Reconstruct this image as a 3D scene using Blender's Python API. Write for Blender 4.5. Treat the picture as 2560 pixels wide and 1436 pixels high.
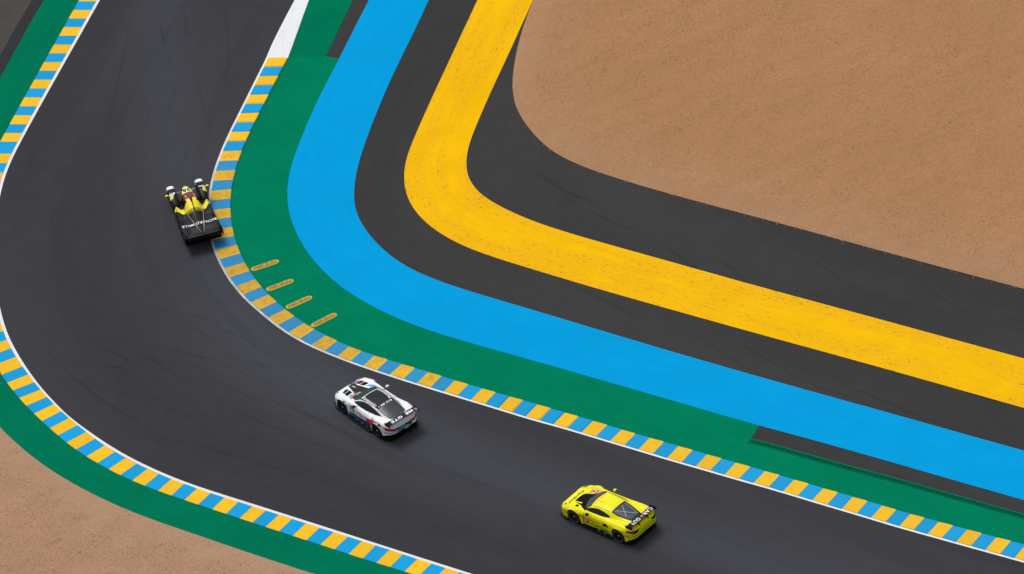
import bpy, bmesh, math, random
import numpy as np
from mathutils import Vector, Matrix
from mathutils.bvhtree import BVHTree

for o in list(bpy.data.objects): bpy.data.objects.remove(o)
SC = bpy.context.scene
COL = SC.collection
random.seed(7); rng = np.random.default_rng(7)
R = math.radians

# ------------------------------------------------------------------ camera
# a telephoto picture from a helicopter: pitch, roll and focal length were solved from the
# kerb blocks (equal length, square to the kerb) and the known sizes of the three cars
CAM_D, CAM_E, CAM_R, CAM_F = 450.0, R(37.025), R(10.174), 24168.1     # metres, pitch, roll, focal length in photo pixels
PW, PH = 2560, 1436
cC = np.array([0, -CAM_D*math.cos(CAM_E), CAM_D*math.sin(CAM_E)])
cF = np.array([0, math.cos(CAM_E), -math.sin(CAM_E)])
_U = np.array([0, math.sin(CAM_E), math.cos(CAM_E)]); _R = np.array([1., 0, 0])
cR = math.cos(CAM_R)*_R - math.sin(CAM_R)*_U
cU = math.sin(CAM_R)*_R + math.cos(CAM_R)*_U
cam = bpy.data.cameras.new('camera'); co = bpy.data.objects.new('camera', cam); COL.objects.link(co)
M = Matrix.Identity(4)
for i in range(3):
    M[i][0], M[i][1], M[i][2], M[i][3] = cR[i], cU[i], -cF[i], cC[i]
co.matrix_world = M
cam.sensor_width = 36; cam.lens = CAM_F/PW*36; cam.clip_start = 5; cam.clip_end = 6000
SC.camera = co

# ------------------------------------------------------------------ light: a bright overcast sky
SUN_EL, SUN_AZ = R(62), R(-25)          # azimuth from +Y towards +X
w = bpy.data.worlds.new('World'); SC.world = w; w.use_nodes = True
nt = w.node_tree; nt.nodes.clear()
sky = nt.nodes.new('ShaderNodeTexSky'); sky.sky_type = 'NISHITA'; sky.sun_disc = False
sky.sun_elevation = SUN_EL; sky.sun_rotation = SUN_AZ
sky.air_density = 1.0; sky.dust_density = 3.0; sky.ozone_density = 1.0
hs = nt.nodes.new('ShaderNodeHueSaturation'); hs.inputs['Saturation'].default_value = 0.22
bg = nt.nodes.new('ShaderNodeBackground'); bg.inputs['Strength'].default_value = 0.13
wo = nt.nodes.new('ShaderNodeOutputWorld')
nt.links.new(sky.outputs[0], hs.inputs['Color']); nt.links.new(hs.outputs[0], bg.inputs['Color']); nt.links.new(bg.outputs[0], wo.inputs['Surface'])
sl = bpy.data.lights.new('sun', 'SUN'); sl.energy = 1.3; sl.angle = R(25); sl.color = (1, .97, .93)
so = bpy.data.objects.new('sun', sl); COL.objects.link(so)
sd = Vector((math.sin(SUN_AZ)*math.cos(SUN_EL), math.cos(SUN_AZ)*math.cos(SUN_EL), math.sin(SUN_EL)))
so.rotation_euler = sd.to_track_quat('Z', 'Y').to_euler(); so.location = sd*100
SC.view_settings.view_transform = 'Standard'; SC.view_settings.look = 'None'
SC.view_settings.exposure = 0.10; SC.view_settings.gamma = 1
SC.render.engine = 'CYCLES'

# ------------------------------------------------------------------ helpers
def gp(px, py, z=0.0):
    """photo pixel -> the point where its ray meets the level z (the ground it lies on)"""
    d = cF + (px-PW/2)/CAM_F*cR - (py-PH/2)/CAM_F*cU
    return cC + d*((z-cC[2])/d[2])
def gpl(pts): return np.array([gp(*p)[:2] for p in pts])

def tag(o, label=None, cat=None, group=None, kind=None):
    if label: o['label'] = label
    if cat: o['category'] = cat
    if group: o['group'] = group
    if kind: o['kind'] = kind
    return o
def link(name, me, parent=None, mat=None):
    o = bpy.data.objects.new(name, me); COL.objects.link(o)
    if parent is not None: o.parent = parent
    if mat is not None:
        for m in (mat if isinstance(mat, (list, tuple)) else [mat]): me.materials.append(m)
    return o
def mesh(name, vs, fs, smooth=False):
    me = bpy.data.meshes.new(name); me.from_pydata([tuple(map(float, v)) for v in vs], [], fs); me.update()
    if smooth: me.polygons.foreach_set('use_smooth', [True]*len(me.polygons))
    return me
def bmdone(bm, name, smooth=False):
    bmesh.ops.recalc_face_normals(bm, faces=bm.faces)
    me = bpy.data.meshes.new(name); bm.to_mesh(me); bm.free()
    if smooth: me.polygons.foreach_set('use_smooth', [True]*len(me.polygons))
    return me
def empty(name, loc=(0,0,0), rz=0):
    o = bpy.data.objects.new(name, None); COL.objects.link(o); o.location = loc; o.rotation_euler = (0,0,rz); o.empty_display_size = .3
    return o

class NT:
    """small node-graph builder"""
    def __init__(s, name):
        s.m = bpy.data.materials.new(name); s.m.use_nodes = True; s.t = s.m.node_tree
        s.b = s.t.nodes['Principled BSDF']; s.out = s.t.nodes['Material Output']
    def n(s, typ, **k):
        nd = s.t.nodes.new(typ)
        for a, v in k.items(): setattr(nd, a, v)
        return nd
    def l(s, a, b): s.t.links.new(a, b)
    def coord(s, kind='Object'): return s.n('ShaderNodeTexCoord').outputs[kind]
    def mapping(s, vec, scale=(1,1,1), rot=(0,0,0)):
        m = s.n('ShaderNodeMapping'); m.inputs['Scale'].default_value = scale; m.inputs['Rotation'].default_value = rot
        s.l(vec, m.inputs['Vector']); return m.outputs[0]
    def noise(s, vec, scale, detail=4, rough=.6, dist=0):
        t = s.n('ShaderNodeTexNoise'); t.inputs['Scale'].default_value = scale; t.inputs['Detail'].default_value = detail
        t.inputs['Roughness'].default_value = rough; t.inputs['Distortion'].default_value = dist
        s.l(vec, t.inputs['Vector']); return t.outputs['Fac']
    def vor(s, vec, scale, feature='F1'):
        t = s.n('ShaderNodeTexVoronoi', feature=feature); t.inputs['Scale'].default_value = scale
        s.l(vec, t.inputs['Vector']); return t.outputs['Distance']
    def ramp(s, fac, a, b, va=0., vb=1.):
        r = s.n('ShaderNodeMapRange'); r.inputs['From Min'].default_value = a; r.inputs['From Max'].default_value = b
        r.inputs['To Min'].default_value = va; r.inputs['To Max'].default_value = vb; r.interpolation_type = 'SMOOTHSTEP'
        s.l(fac, r.inputs['Value']); return r.outputs[0]
    def math(s, op, a, b=None):
        m = s.n('ShaderNodeMath', operation=op)
        for i, v in enumerate((a, b)):
            if v is None: continue
            if isinstance(v, (int, float)): m.inputs[i].default_value = v
            else: s.l(v, m.inputs[i])
        return m.outputs[0]
    def mix(s, fac, a, b, blend='MIX'):
        m = s.n('ShaderNodeMix', data_type='RGBA', blend_type=blend)
        for sock, v in ((m.inputs[0], fac), (m.inputs[6], a), (m.inputs[7], b)):
            if isinstance(v, (int, float)): sock.default_value = v
            elif isinstance(v, tuple): sock.default_value = (*v[:3], 1)
            else: s.l(v, sock)
        return m.outputs[2]
    def bump(s, h, strength=.3, dist=.02):
        b = s.n('ShaderNodeBump'); b.inputs['Strength'].default_value = strength; b.inputs['Distance'].default_value = dist
        s.l(h, b.inputs['Height']); s.l(b.outputs[0], s.b.inputs['Normal'])
    def base(s, c):
        if isinstance(c, tuple): s.b.inputs['Base Color'].default_value = (*c, 1)
        else: s.l(c, s.b.inputs['Base Color'])
    def set(s, rough=None, metal=None, spec=None, coat=None):
        i = s.b.inputs
        if rough is not None:
            if isinstance(rough, (int, float)): i['Roughness'].default_value = rough
            else: s.l(rough, i['Roughness'])
        if metal is not None: i['Metallic'].default_value = metal
        if spec is not None: i['Specular IOR Level'].default_value = spec
        if coat is not None: i['Coat Weight'].default_value = coat; i['Coat Roughness'].default_value = .08
        return s.m

def lin(r, g, b):
    f = lambda c: (c/255/12.92) if c/255 <= .04045 else ((c/255+.055)/1.055)**2.4
    return (f(r), f(g), f(b))

# ------------------------------------------------------------------ ground materials
def asphalt(name, dark, light, blue=None, streak=True, rough=.75):
    g = NT(name); uv = g.coord('UV'); ob = g.coord('Object')
    big = g.noise(g.mapping(uv, (.035, .16, 1)), 1.0, 3, .55, .6)
    col = g.mix(g.ramp(big, .32, .68), dark, light)
    if blue:      # the line the cars take, polished by tyres, sheen painted as colour (mesh map)
        at = g.n('ShaderNodeAttribute', attribute_name='rubber'); br = g.noise(g.mapping(uv, (.06, .8, 1)), 1.0, 4, .6, .4)
        col = g.mix(g.math('MULTIPLY', at.outputs['Fac'], g.ramp(br, .2, .7, .62, 1)), col, blue)
    if streak:
        st = g.noise(g.mapping(uv, (.09, 2.6, 1)), 1.0, 5, .65, .25)
        col = g.mix(g.ramp(st, .50, .78, 0, .45), col, tuple(c*.72 for c in dark))
        st2 = g.noise(g.mapping(uv, (.05, 5.5, 1)), 1.0, 3, .6, .2)
        col = g.mix(g.ramp(st2, .60, .78, 0, .30), col, tuple(c*1.35 for c in light))
    mot = g.noise(ob, .9, 5, .6)
    col = g.mix(g.ramp(mot, .35, .75, 0, .22), col, tuple(c*1.3 for c in light))
    agg = g.noise(ob, 26, 3, .7)
    col = g.mix(g.ramp(agg, .35, .70, .0, .35), col, tuple(c*.62 for c in dark))
    peb = g.vor(ob, 3.1)
    col = g.mix(g.ramp(peb, .0, .045, .55, 0), col, tuple(min(1, c*3.2) for c in light))
    g.base(col); g.bump(agg, .35, .006)
    return g.set(rough=rough, spec=.05)
A_TRACK = asphalt('track_asphalt', (.0350, .0338, .0385), (.0450, .0435, .0490), (.0600, .0670, .0830))
A_RUN = asphalt('runoff_asphalt', (.0360, .0362, .0370), (.0445, .0445, .0455), None)
A_OLD = asphalt('old_asphalt', (.058, .052, .048), (.082, .074, .068), None, streak=False)
A_EDGE = asphalt('edge_asphalt', (.026, .029, .030), (.034, .037, .038), None, streak=False)

def paint(name, c, wear=None, wearcol=(.06, .05, .03), var=.12, rough=.55, uvstreak=(.25, 2.2), chips=0., dull=(.94, .94, .94)):
    g = NT(name); uv = g.coord('UV'); ob = g.coord('Object')
    v = g.noise(ob, .35, 4, .6, .5)
    col = g.mix(g.ramp(v, .3, .7), tuple(x*(1-var) for x in c), c)
    s = g.noise(g.mapping(uv, (uvstreak[0], uvstreak[1], 1)), 1.0, 5, .65, .3)
    col = g.mix(g.ramp(s, .48, .75, 0, .5), col, tuple(x*(1-2*var) for x in c))
    if chips:
        zone = g.noise(g.mapping(uv, (.10, .9, 1)), 1.0, 4, .6, .5)
        col = g.mix(g.ramp(zone, .40, .62, 0, .55), col, tuple(x*f for x, f in zip(c, dull)))
        grain = g.noise(g.mapping(uv, (3.0, 8.0, 1)), 1.0, 5, .8)
        m = g.math('MULTIPLY', g.ramp(zone, .38, .62, .12, 1), g.ramp(grain, .545, .64))
        col = g.mix(g.math('MULTIPLY', m, chips), col, wearcol)
    f = g.noise(ob, 22, 3, .7)
    col = g.mix(g.ramp(f, .3, .75, 0, .18), col, tuple(x*.6 for x in c))
    g.base(col); g.bump(f, .25, .006)
    return g.set(rough=rough, spec=.0)
P_BLUE = paint('blue_paint', (.0030, .325, .690), var=.07)
P_YEL = paint('yellow_paint', (.905, .500, .0055), var=.10, chips=.9, wearcol=(.28, .14, .03), dull=(.88, .84, 2.2))
P_GRN = paint('green_paint', (.0012, .196, .098), var=.10)
P_GRN2 = paint('green_paint_outer', (.0012, .170, .086), var=.10)
P_WHITE = paint('white_paint', (.80, .82, .84), var=.05, chips=.35, wearcol=(.25, .25, .26))
P_LINE = paint('white_line_paint', (.80, .80, .81), var=.08, chips=.5, wearcol=(.3, .3, .31))

def kerbmat(name, dirt):
    """block colour comes from the object; rubber and dirt lie on it in patches"""
    g = NT(name); ob = g.coord('Object'); oi = g.n('ShaderNodeObjectInfo')
    rnd = g.n('ShaderNodeVectorMath', operation='ADD'); g.l(ob, rnd.inputs[0])
    cx = g.n('ShaderNodeCombineXYZ'); g.l(g.math('MULTIPLY', oi.outputs['Random'], 40), cx.inputs[0]); g.l(cx.outputs[0], rnd.inputs[1])
    v = rnd.outputs[0]
    a = g.noise(v, 1.6, 5, .65, .6)
    col = g.mix(g.ramp(a, .3, .72, 0, .30 if dirt else .12), oi.outputs['Color'], g.mix(.5, oi.outputs['Color'], (.10, .075, .05)))
    if dirt:
        b = g.noise(v, 3.2, 5, .7, 1.0)
        col = g.mix(g.ramp(b, .46, .70, 0, .60), col, g.mix(.30, (.16, .10, .04), oi.outputs['Color']))
    c2 = g.noise(v, 25, 3, .7)
    col = g.mix(g.ramp(c2, .4, .8, 0, .12), col, (.1, .09, .07))
    g.base(col); g.bump(c2, .2, .006)
    return g.set(rough=.55, spec=.02)
K_CLEAN, K_DIRT = kerbmat('kerb_paint', False), kerbmat('kerb_paint_worn', True)
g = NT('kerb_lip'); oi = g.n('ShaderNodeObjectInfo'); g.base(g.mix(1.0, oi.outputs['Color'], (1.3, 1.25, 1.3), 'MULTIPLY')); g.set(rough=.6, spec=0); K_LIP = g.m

def gravelmat(name, c0, c1, c2, c3):
    g = NT(name); ob = g.coord('Object')
    big = g.noise(ob, .12, 4, .6, .5)
    col = g.mix(g.ramp(big, .3, .7), c0, c1)
    n1 = g.noise(ob, 7, 4, .75)
    col = g.mix(g.ramp(n1, .34, .70), tuple(x*.83 for x in c0), col)
    n2 = g.vor(ob, 19)
    col = g.mix(g.ramp(n2, .1, .6, .45, 0), col, c2)
    ed = g.n('ShaderNodeAttribute', attribute_name='edge'); eb = g.noise(ob, .5, 4, .6)
    col = g.mix(g.math('MULTIPLY', ed.outputs['Fac'], g.ramp(eb, .25, .7, .25, .85)), col, c3)
    n3 = g.noise(ob, 34, 2, .7)
    col = g.mix(g.ramp(n3, .40, .70, 0, .60), col, tuple(x*.58 for x in c0))
    g.base(col)
    dent = g.ramp(g.vor(ob, .9), .0, .16)
    h = g.math('ADD', g.math('MULTIPLY', n1, .5), g.math('ADD', g.math('MULTIPLY', n3, .35), g.math('MULTIPLY', dent, .35)))
    g.bump(h, .5, .04)
    return g.set(rough=.95, spec=.1)
G_IN = gravelmat('gravel_ochre', (.400, .200, .090), (.460, .232, .106), (.60, .36, .19), (.40, .245, .145))
G_OUT = gravelmat('gravel_brown', (.405, .228, .132), (.465, .262, .154), (.62, .42, .28), (.44, .27, .17))

# ------------------------------------------------------------------ curves
def smooth(P, n=1):
    P = P.copy()
    for _ in range(n):
        Q = P.copy(); Q[1:-1] = .25*P[:-2]+.5*P[1:-1]+.25*P[2:]; P = Q
    return P
def extend(P, d0, d1):
    a = P[0]-P[1]; b = P[-1]-P[-2]
    a = a/np.linalg.norm(a); b = b/np.linalg.norm(b); out = [P]
    if d0: out.insert(0, [P[0]+a*d0])
    if d1: out.append([P[-1]+b*d1])
    return np.vstack(out)
def spline(P, step=.4):
    """natural-looking centripetal Catmull-Rom through P, sampled about every step metres"""
    P = np.vstack([2*P[0]-P[1], P, 2*P[-1]-P[-2]]); out = []
    for i in range(1, len(P)-2):
        p0, p1, p2, p3 = P[i-1:i+3]
        t0 = 0; t1 = t0+np.linalg.norm(p1-p0)**.5; t2 = t1+np.linalg.norm(p2-p1)**.5; t3 = t2+np.linalg.norm(p3-p2)**.5
        n = max(1, int(np.linalg.norm(p2-p1)/step))
        for t in np.linspace(t1, t2, n, endpoint=False):
            a1 = (t1-t)/(t1-t0)*p0+(t-t0)/(t1-t0)*p1; a2 = (t2-t)/(t2-t1)*p1+(t-t1)/(t2-t1)*p2; a3 = (t3-t)/(t3-t2)*p2+(t-t2)/(t3-t2)*p3
            b1 = (t2-t)/(t2-t0)*a1+(t-t0)/(t2-t0)*a2; b2 = (t3-t)/(t3-t1)*a2+(t-t1)/(t3-t1)*a3
            out.append((t2-t)/(t2-t1)*b1+(t-t1)/(t2-t1)*b2)
    out.append(P[-2]); return np.array(out)
def alen(P): return np.concatenate([[0], np.cumsum(np.linalg.norm(np.diff(P, axis=0), axis=1))])
def resample(P, n):
    s = alen(P); t = np.linspace(0, s[-1], n)
    return np.stack([np.interp(t, s, P[:, k]) for k in range(2)], 1)
def offset(P, d):
    t = np.gradient(P, axis=0); t /= np.linalg.norm(t, axis=1)[:, None]
    return P+d*np.stack([-t[:, 1], t[:, 0]], 1)

def strip(name, A, B, z, mat, n=None, m=4, zb=None):
    """sheet between two curves with UV in metres (along, across)"""
    n = n or int(max(alen(A)[-1], alen(B)[-1])/.4)
    A = resample(A, n); B = resample(B, n); C = (A+B)/2; s = alen(C)
    vs, uvs, fs = [], [], []
    for i in range(n):
        wd = np.linalg.norm(B[i]-A[i])
        for j in range(m+1):
            p = A[i]+(B[i]-A[i])*j/m
            vs.append((p[0], p[1], z if zb is None else z+(zb-z)*j/m)); uvs.append((s[i], wd*j/m))
    for i in range(n-1):
        for j in range(m):
            a = i*(m+1)+j; fs.append((a, a+1, a+m+2, a+m+1))
    me = mesh(name, vs, fs); ul = me.uv_layers.new(name='UVMap')
    for lp in me.loops: ul.data[lp.index].uv = uvs[lp.vertex_index]
    if me.polygons[0].normal.z < 0: me.flip_normals()
    return link(name, me, None, mat)
def sheet(name, P, z, mat, ang=0.):
    """flat sheet inside one closed outline, UV in metres turned by ang"""
    bm = bmesh.new(); v = [bm.verts.new((p[0], p[1], z)) for p in P]
    e = [bm.edges.new((v[i], v[(i+1) % len(v)])) for i in range(len(v))]
    bmesh.ops.triangle_fill(bm, edges=e, use_beauty=True)
    ul = bm.loops.layers.uv.new('UVMap'); c, s = math.cos(ang), math.sin(ang)
    for f in bm.faces:
        if f.normal.z < 0: f.normal_flip()
        for lp in f.loops: lp[ul].uv = (lp.vert.co.x*c+lp.vert.co.y*s, -lp.vert.co.x*s+lp.vert.co.y*c)
    me = bpy.data.meshes.new(name); bm.to_mesh(me); bm.free()
    return link(name, me, None, mat)

EXT = 30
# block joints of the inside kerb, green side and track side (photo pixels)
IG = [(719.5,146),(708,169),(695.5,191),(685,214.5),(671,239),(660.5,261),(649,284),(636,308),(625,331),(615,354.5),(604,379),(595.5,403.5),(588,427),(582,451.5),(577.5,475),(576,499),(575,522),(577,545),(579.5,570),(585,593),(591,613.5),(600.5,636),(611,658),(622.5,680),(639,701.5),(652.5,720),(670,738),(691,757),(712.5,776),(736,793.5),(759,810),(787,827),(812.5,840.5),(844,855),(872.5,869),(903,881),(936,891),(970,902.5),(1004,912),(1037.5,922.5),(1070.5,932),(1104,943),(1137.5,953),(1171,964),(1205,973.5),(1239.5,983),(1274,994),(1309.5,1003),(1342.5,1013.5),(1378,1023.5),(1412.5,1034),(1448,1044),(1482.5,1054),(1519,1065),(1554,1077),(1589.5,1087),(1624,1096.5),(1660.5,1107),(1696,1117.5),(1732.5,1128),(1767.5,1138),(1804,1149),(1839.5,1159),(1876,1169.5),(1912.5,1179.5),(1949.5,1191),(1986,1201.5),(2022,1212),(2059,1223),(2095,1234),(2132,1244.5),(2170,1255),(2206,1267),(2241,1277),(2276,1287.5),(2311,1297),(2347.5,1307),(2382,1316.5),(2419.5,1326),(2454,1336),(2491,1346),(2527.5,1355)]
IT = [(671,146),(659.5,169),(649,191),(636.5,214.5),(624.5,239),(614,261),(602,284),(590,308),(578.5,331),(567.5,354.5),(557,379),(547.5,404),(539,428),(532,453.5),(527.5,478.5),(526,503),(525.5,527),(526,551),(528,576),(531,600),(539,626.5),(549,649.5),(560,671.5),(575,695),(588,717),(607.5,738),(627.5,757),(649,776),(671,794),(694.5,814),(720,832),(749,849),(777.5,864),(812.5,878),(844,892),(875.5,903.5),(910,916),(942,925.5),(975,938),(1009,948),(1043,959),(1076,969),(1110,980),(1144,989),(1177.5,1000.5),(1212.5,1010.5),(1247.5,1020.5),(1281,1032),(1314,1042),(1349,1052),(1384,1061),(1419,1071),(1454,1081),(1489,1092.5),(1526,1103),(1561,1114),(1597.5,1124),(1632.5,1135),(1667.5,1146),(1704,1156.5),(1740,1166),(1776,1177),(1811,1187),(1847.5,1198),(1884,1208),(1922.5,1218),(1957.5,1229),(1995,1240),(2031,1251),(2067.5,1262.5),(2105,1273),(2142.5,1284),(2179,1295),(2214,1306),(2249,1316.5),(2284,1326),(2319,1336),(2354,1345),(2390,1356),(2427.5,1366),(2464,1376),(2500,1386)]
# outside kerb: the two visible runs of joints on the green side
OG1 = [(195.5,4.5),(184,26),(171,47.5),(160,68.5),(147.5,90.5),(135,112),(122.5,134.5),(110,156),(98.5,178),(86,200),(74,222),(61,244),(48.5,267),(36,289),(24,312),(12,333.5),(0.5,355)]
OG2 = [(4,938),(17.5,958),(32.5,977),(47.5,995.5),(66,1015.5),(85,1035),(105,1053),(125,1072),(145,1089),(166,1107),(189,1124.5),(216,1142.5),(244,1158),(271,1174),(301,1189),(330,1202),(361,1215),(395,1228),(430,1240),(460,1250),(496,1262.5),(530,1274),(566,1285),(600,1297),(631,1307),(664,1318),(697.5,1329),(732.5,1340),(766,1352),(800,1362),(837.5,1374),(871,1386),(907.5,1397),(941,1408),(975,1418),(1011,1429.5)]
OT2 = [(56.5,917),(71,937),(86,957),(101,975),(117,993),(135.5,1011.5),(153,1029),(172,1046),(194,1063),(217,1082),(237,1096),(262,1115.5),(286.5,1131),(313,1146),(341,1160.5),(369,1173),(395,1186),(429,1199),(460,1210),(493,1222),(526,1234),(562,1244.5),(596,1255),(632,1267),(664,1277),(698,1288),(729,1298),(765,1309.5),(799,1320),(834,1331),(871,1342.5),(905,1353.5),(940,1364.5),(974,1375),(1007,1386),(1044,1398.5)]
# outer edge of the track (white line), green/kerb edges and the painted bands
O_LINE = [(246.5,0),(183.5,112.5),(147,176),(109,244),(71,312),(46.5,359),(35.5,379),(26,399),(17.5,419),(9.5,439),(1.5,466),(-13,530),(-20,600),(-20,670),(-12,735),(1,795),(14,838),(35,878),(60,918),(73,936),(87,956),(101.5,974),(119.5,994),(137,1012),(156,1032),(176,1049.5),(215,1079),(264,1112.5),(313,1142.5),(370,1170.5),(430,1196.5),(492.5,1220),(562.5,1241.5),(640,1266),(727.5,1294),(800,1317),(870,1339.5),(940,1362),(1045,1396),(1115,1418),(1175,1437)]
O_KERB = [(197.5,0),(160,68.5),(122.5,134.5),(86,200),(48.5,267),(0.5,355),(-25,405),(-47,465),(-62,530),(-68,600),(-68,670),(-60,745),(-45,815),(-24,880),(4,938)] + OG2[2:]
O_GRN = [(110,0),(82.5,45),(60,87.5),(25,150),(0,195),(-60,310),(-120,440),(-150,560),(-155,680),(-135,800),(-100,910),(-50,1010),(0,1073),(50,1117),(87.5,1148),(125,1176),(187.5,1213),(250,1246),(325,1279.5),(400,1307),(475,1332),(550,1358),(640,1389.5),(690,1404.5),(752,1426),(790,1437)]
BL = [(922.5,0),(892.5,59),(867.5,107.5),(851,142),(820,200),(800,240),(780,280),(747.5,359),(732.5,399),(721.5,437),(717,479),(718.5,510),(725,545),(740,584),(765,629),(790,659),(820,690),(851,718),(890,743),(940,771.5),(990,795.5),(1052.5,820),(1115,840.5),(1190,862),(1280,887),(1405,922),(1530,958.5),(1630,987),(1730,1016),(1830,1045),(1905,1067),(1955,1079),(2070,1111),(2170,1139),(2295,1175),(2420,1211.5),(2560,1251)]
BR = [(1072,0),(1050,50),(1025,100),(1000,151),(975,202.5),(945,270),(912,359),(895,409),(886.5,454),(884,489),(886.5,519),(895,544),(910,571.5),(940,609),(975,640),(1015,667.5),(1065,691.5),(1140,718.5),(1202,737),(1280,760),(1405,797),(1530,835),(1655,872.5),(1780,908.5),(1920,949),(2045,983.5),(2170,1018),(2295,1053),(2380,1077.5),(2560,1127)]
YL = [(1194,0),(1167,57.5),(1142.5,110),(1115,170),(1090,222.5),(1065,277.5),(1030,357),(1017.5,389),(1011.5,416.5),(1009.5,444),(1011.5,469),(1018,493),(1030,518),(1050,544),(1077.5,569),(1115,594),(1165,619),(1215,637.5),(1280,658),(1380,688.5),(1480,718.5),(1580,747),(1705,782),(1830,817),(1920,842),(2045,876),(2170,910.5),(2295,945.5),(2420,981),(2560,1020.5)]
YR = [(1333,0),(1305,60),(1280,118),(1260,160),(1235,212.5),(1205,280),(1185,327.5),(1174,357),(1167.5,381.5),(1164.5,406.5),(1166,430),(1173,452),(1187.5,473),(1210,493),(1240,511.5),(1280,531),(1330,553.5),(1405,579),(1530,614),(1655,649),(1780,684),(1895,716.5),(2045,757),(2170,790.5),(2295,825),(2420,859),(2560,897)]
GV = [(1334,0),(1322,28),(1310,60),(1299,98),(1290,135),(1284,170),(1281,200),(1281,225),(1284,250),(1291,272),(1305,299),(1325,325),(1353,358),(1385,383),(1430,407),(1492.5,431),(1555,450.5),(1655,481),(1780,514.5),(1920,551),(2045,585),(2170,619),(2295,653),(2420,686.5),(2560,723)]
GRATE = [(1878,1097),(1920,1107),(2095,1156.5),(2245,1196.5),(2395,1239),(2560,1285)]

gIG, gIT = smooth(gpl(IG), 2), smooth(gpl(IT), 2)
step = smooth(gIT, 4)[-1]-smooth(gIT, 4)[-6]; step = step/5
NX = 14                                              # blocks that run on past the right edge of the frame
gIG = np.vstack([gIG, [gIG[-1]+step*(k+1) for k in range(NX)]])
gIT = np.vstack([gIT, [gIT[-1]+step*(k+1) for k in range(NX)]])
wedgeT = gpl([(742.5,0),(711,60),(682,119)]); wedgeG = gpl([(772.5,0),(751,59),(735,104)])
up_ = wedgeT[0]-wedgeT[2]; up_ /= np.linalg.norm(up_)
INT = spline(np.vstack([[wedgeT[0]+up_*EXT], wedgeT, gIT]))          # kerb edge on the track side
ING = np.vstack([[wedgeG[0]+up_*EXT], wedgeG, gIG])                  # kerb edge on the green side
OLN = spline(extend(smooth(gpl(O_LINE), 1), EXT, 75))
OKB = spline(extend(smooth(gpl(O_KERB), 1), EXT, 75))
OGR = spline(extend(smooth(gpl(O_GRN), 1), EXT, 75))
cv = {k: spline(extend(smooth(gpl(v), 1), EXT, EXT)) for k, v in dict(BL=BL, BR=BR, YL=YL, YR=YR, GV=GV).items()}

# ------------------------------------------------------------------ the setting
def struct(o, label, cat): return tag(o, label, cat, kind='structure')
g_ = NT('grass_ground'); obn = g_.noise(g_.coord('Object'), .6, 6, .7)
g_.base(g_.mix(g_.ramp(obn, .3, .7), (.035, .06, .018), (.075, .095, .035))); g_.set(rough=1, spec=.1)
gr = mesh('ground', [(-1500,-1500,-.12),(1500,-1500,-.12),(1500,1500,-.12),(-1500,1500,-.12)], [(0,1,2,3)])
struct(link('ground', gr, None, g_.m), 'grassy ground around the circuit, outside the picture', 'ground')

inW = offset(INT, 0)
track = strip('race_track', OLN, INT, .0, A_TRACK, m=36)
RL = spline(gpl([(430,-200),(425,0),(410,150),(420,300),(450,430),(480,560),(535,660),(590,760),(660,860),(800,960),(1000,1070),(1250,1180),(1500,1270),(1800,1370),(2200,1500),(2700,1640)]), .5)
tv = np.array([v.co[:2] for v in track.data.vertices]); dm = np.full(len(tv), 1e9); br_ = np.zeros(len(tv))
for i_, q in enumerate(RL):
    dd = np.linalg.norm(tv-q, axis=1); k_ = dd < dm; dm[k_] = dd[k_]; br_[k_] = i_/len(RL)
at_ = track.data.attributes.new('rubber', 'FLOAT', 'POINT'); at_.data.foreach_set('value', np.exp(-(dm/2.3)**2)*np.interp(br_, [0, .15, .3, .42, .5, .6, .75, 1], [.6, .62, .6, .85, 1, .7, .7, .6]))  # how strongly the painted sheen shows along the rubbered racing line
struct(track, 'dark grey asphalt race track sweeping round the bend', 'track')
# run-off asphalt under the painted bands, from the inside kerb to beneath the gravel
sGV = 1 if np.dot(offset(cv['GV'], 1)[100]-cv['GV'][100], gp(2200, 200)[:2]-cv['GV'][100]) > 0 else -1
ro = strip('runoff_area', INT, offset(cv['GV'], .5*sGV), -.006, A_RUN, m=12)
struct(ro, 'dark grey asphalt run-off between kerb and gravel trap', 'run-off')
struct(strip('blue_band', cv['BL'], cv['BR'], .006, P_BLUE, m=3), 'wide sky blue band painted along the asphalt run-off', 'painted band')
struct(strip('yellow_band', cv['YL'], cv['YR'], .006, P_YEL, m=3), 'wide worn yellow band painted along the asphalt run-off', 'painted band')
# green strip inside the bend: ends against asphalt patches at both ends of the blue band
blp = smooth(gpl(BL), 1)
i0, i1 = 3, 30
gtop = gpl([(883,0),(849,70),(815,141)]); ut = gtop[0]-gtop[2]; ut /= np.linalg.norm(ut)
grt = gpl(GRATE); er = grt[-1]-grt[-2]; er /= np.linalg.norm(er)
mid = spline(blp[i0:i1+1])
green_out = np.vstack([[gtop[0]+ut*EXT], gtop, mid, grt, [grt[-1]+er*EXT]])
green_in = ING
outline = np.vstack([green_in, green_out[::-1]])
struct(sheet('green_strip', outline, .004, P_GRN, R(-55)), 'green painted strip between inside kerb and blue band', 'painted strip')
op = sheet('older_paint', np.vstack([wedgeG[::-1][1:]+0, [wedgeG[0]+up_*EXT], [gtop[0]+ut*EXT], gtop[:2], gpl([(814,142)]), gpl([(722,144)])]), .0055, P_GRN2, R(-55)); op.parent = bpy.data.objects['green_strip']
struct(strip('green_verge', OKB, OGR, .004, P_GRN2, m=3), 'green painted strip outside the outer kerb', 'painted strip')
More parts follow.
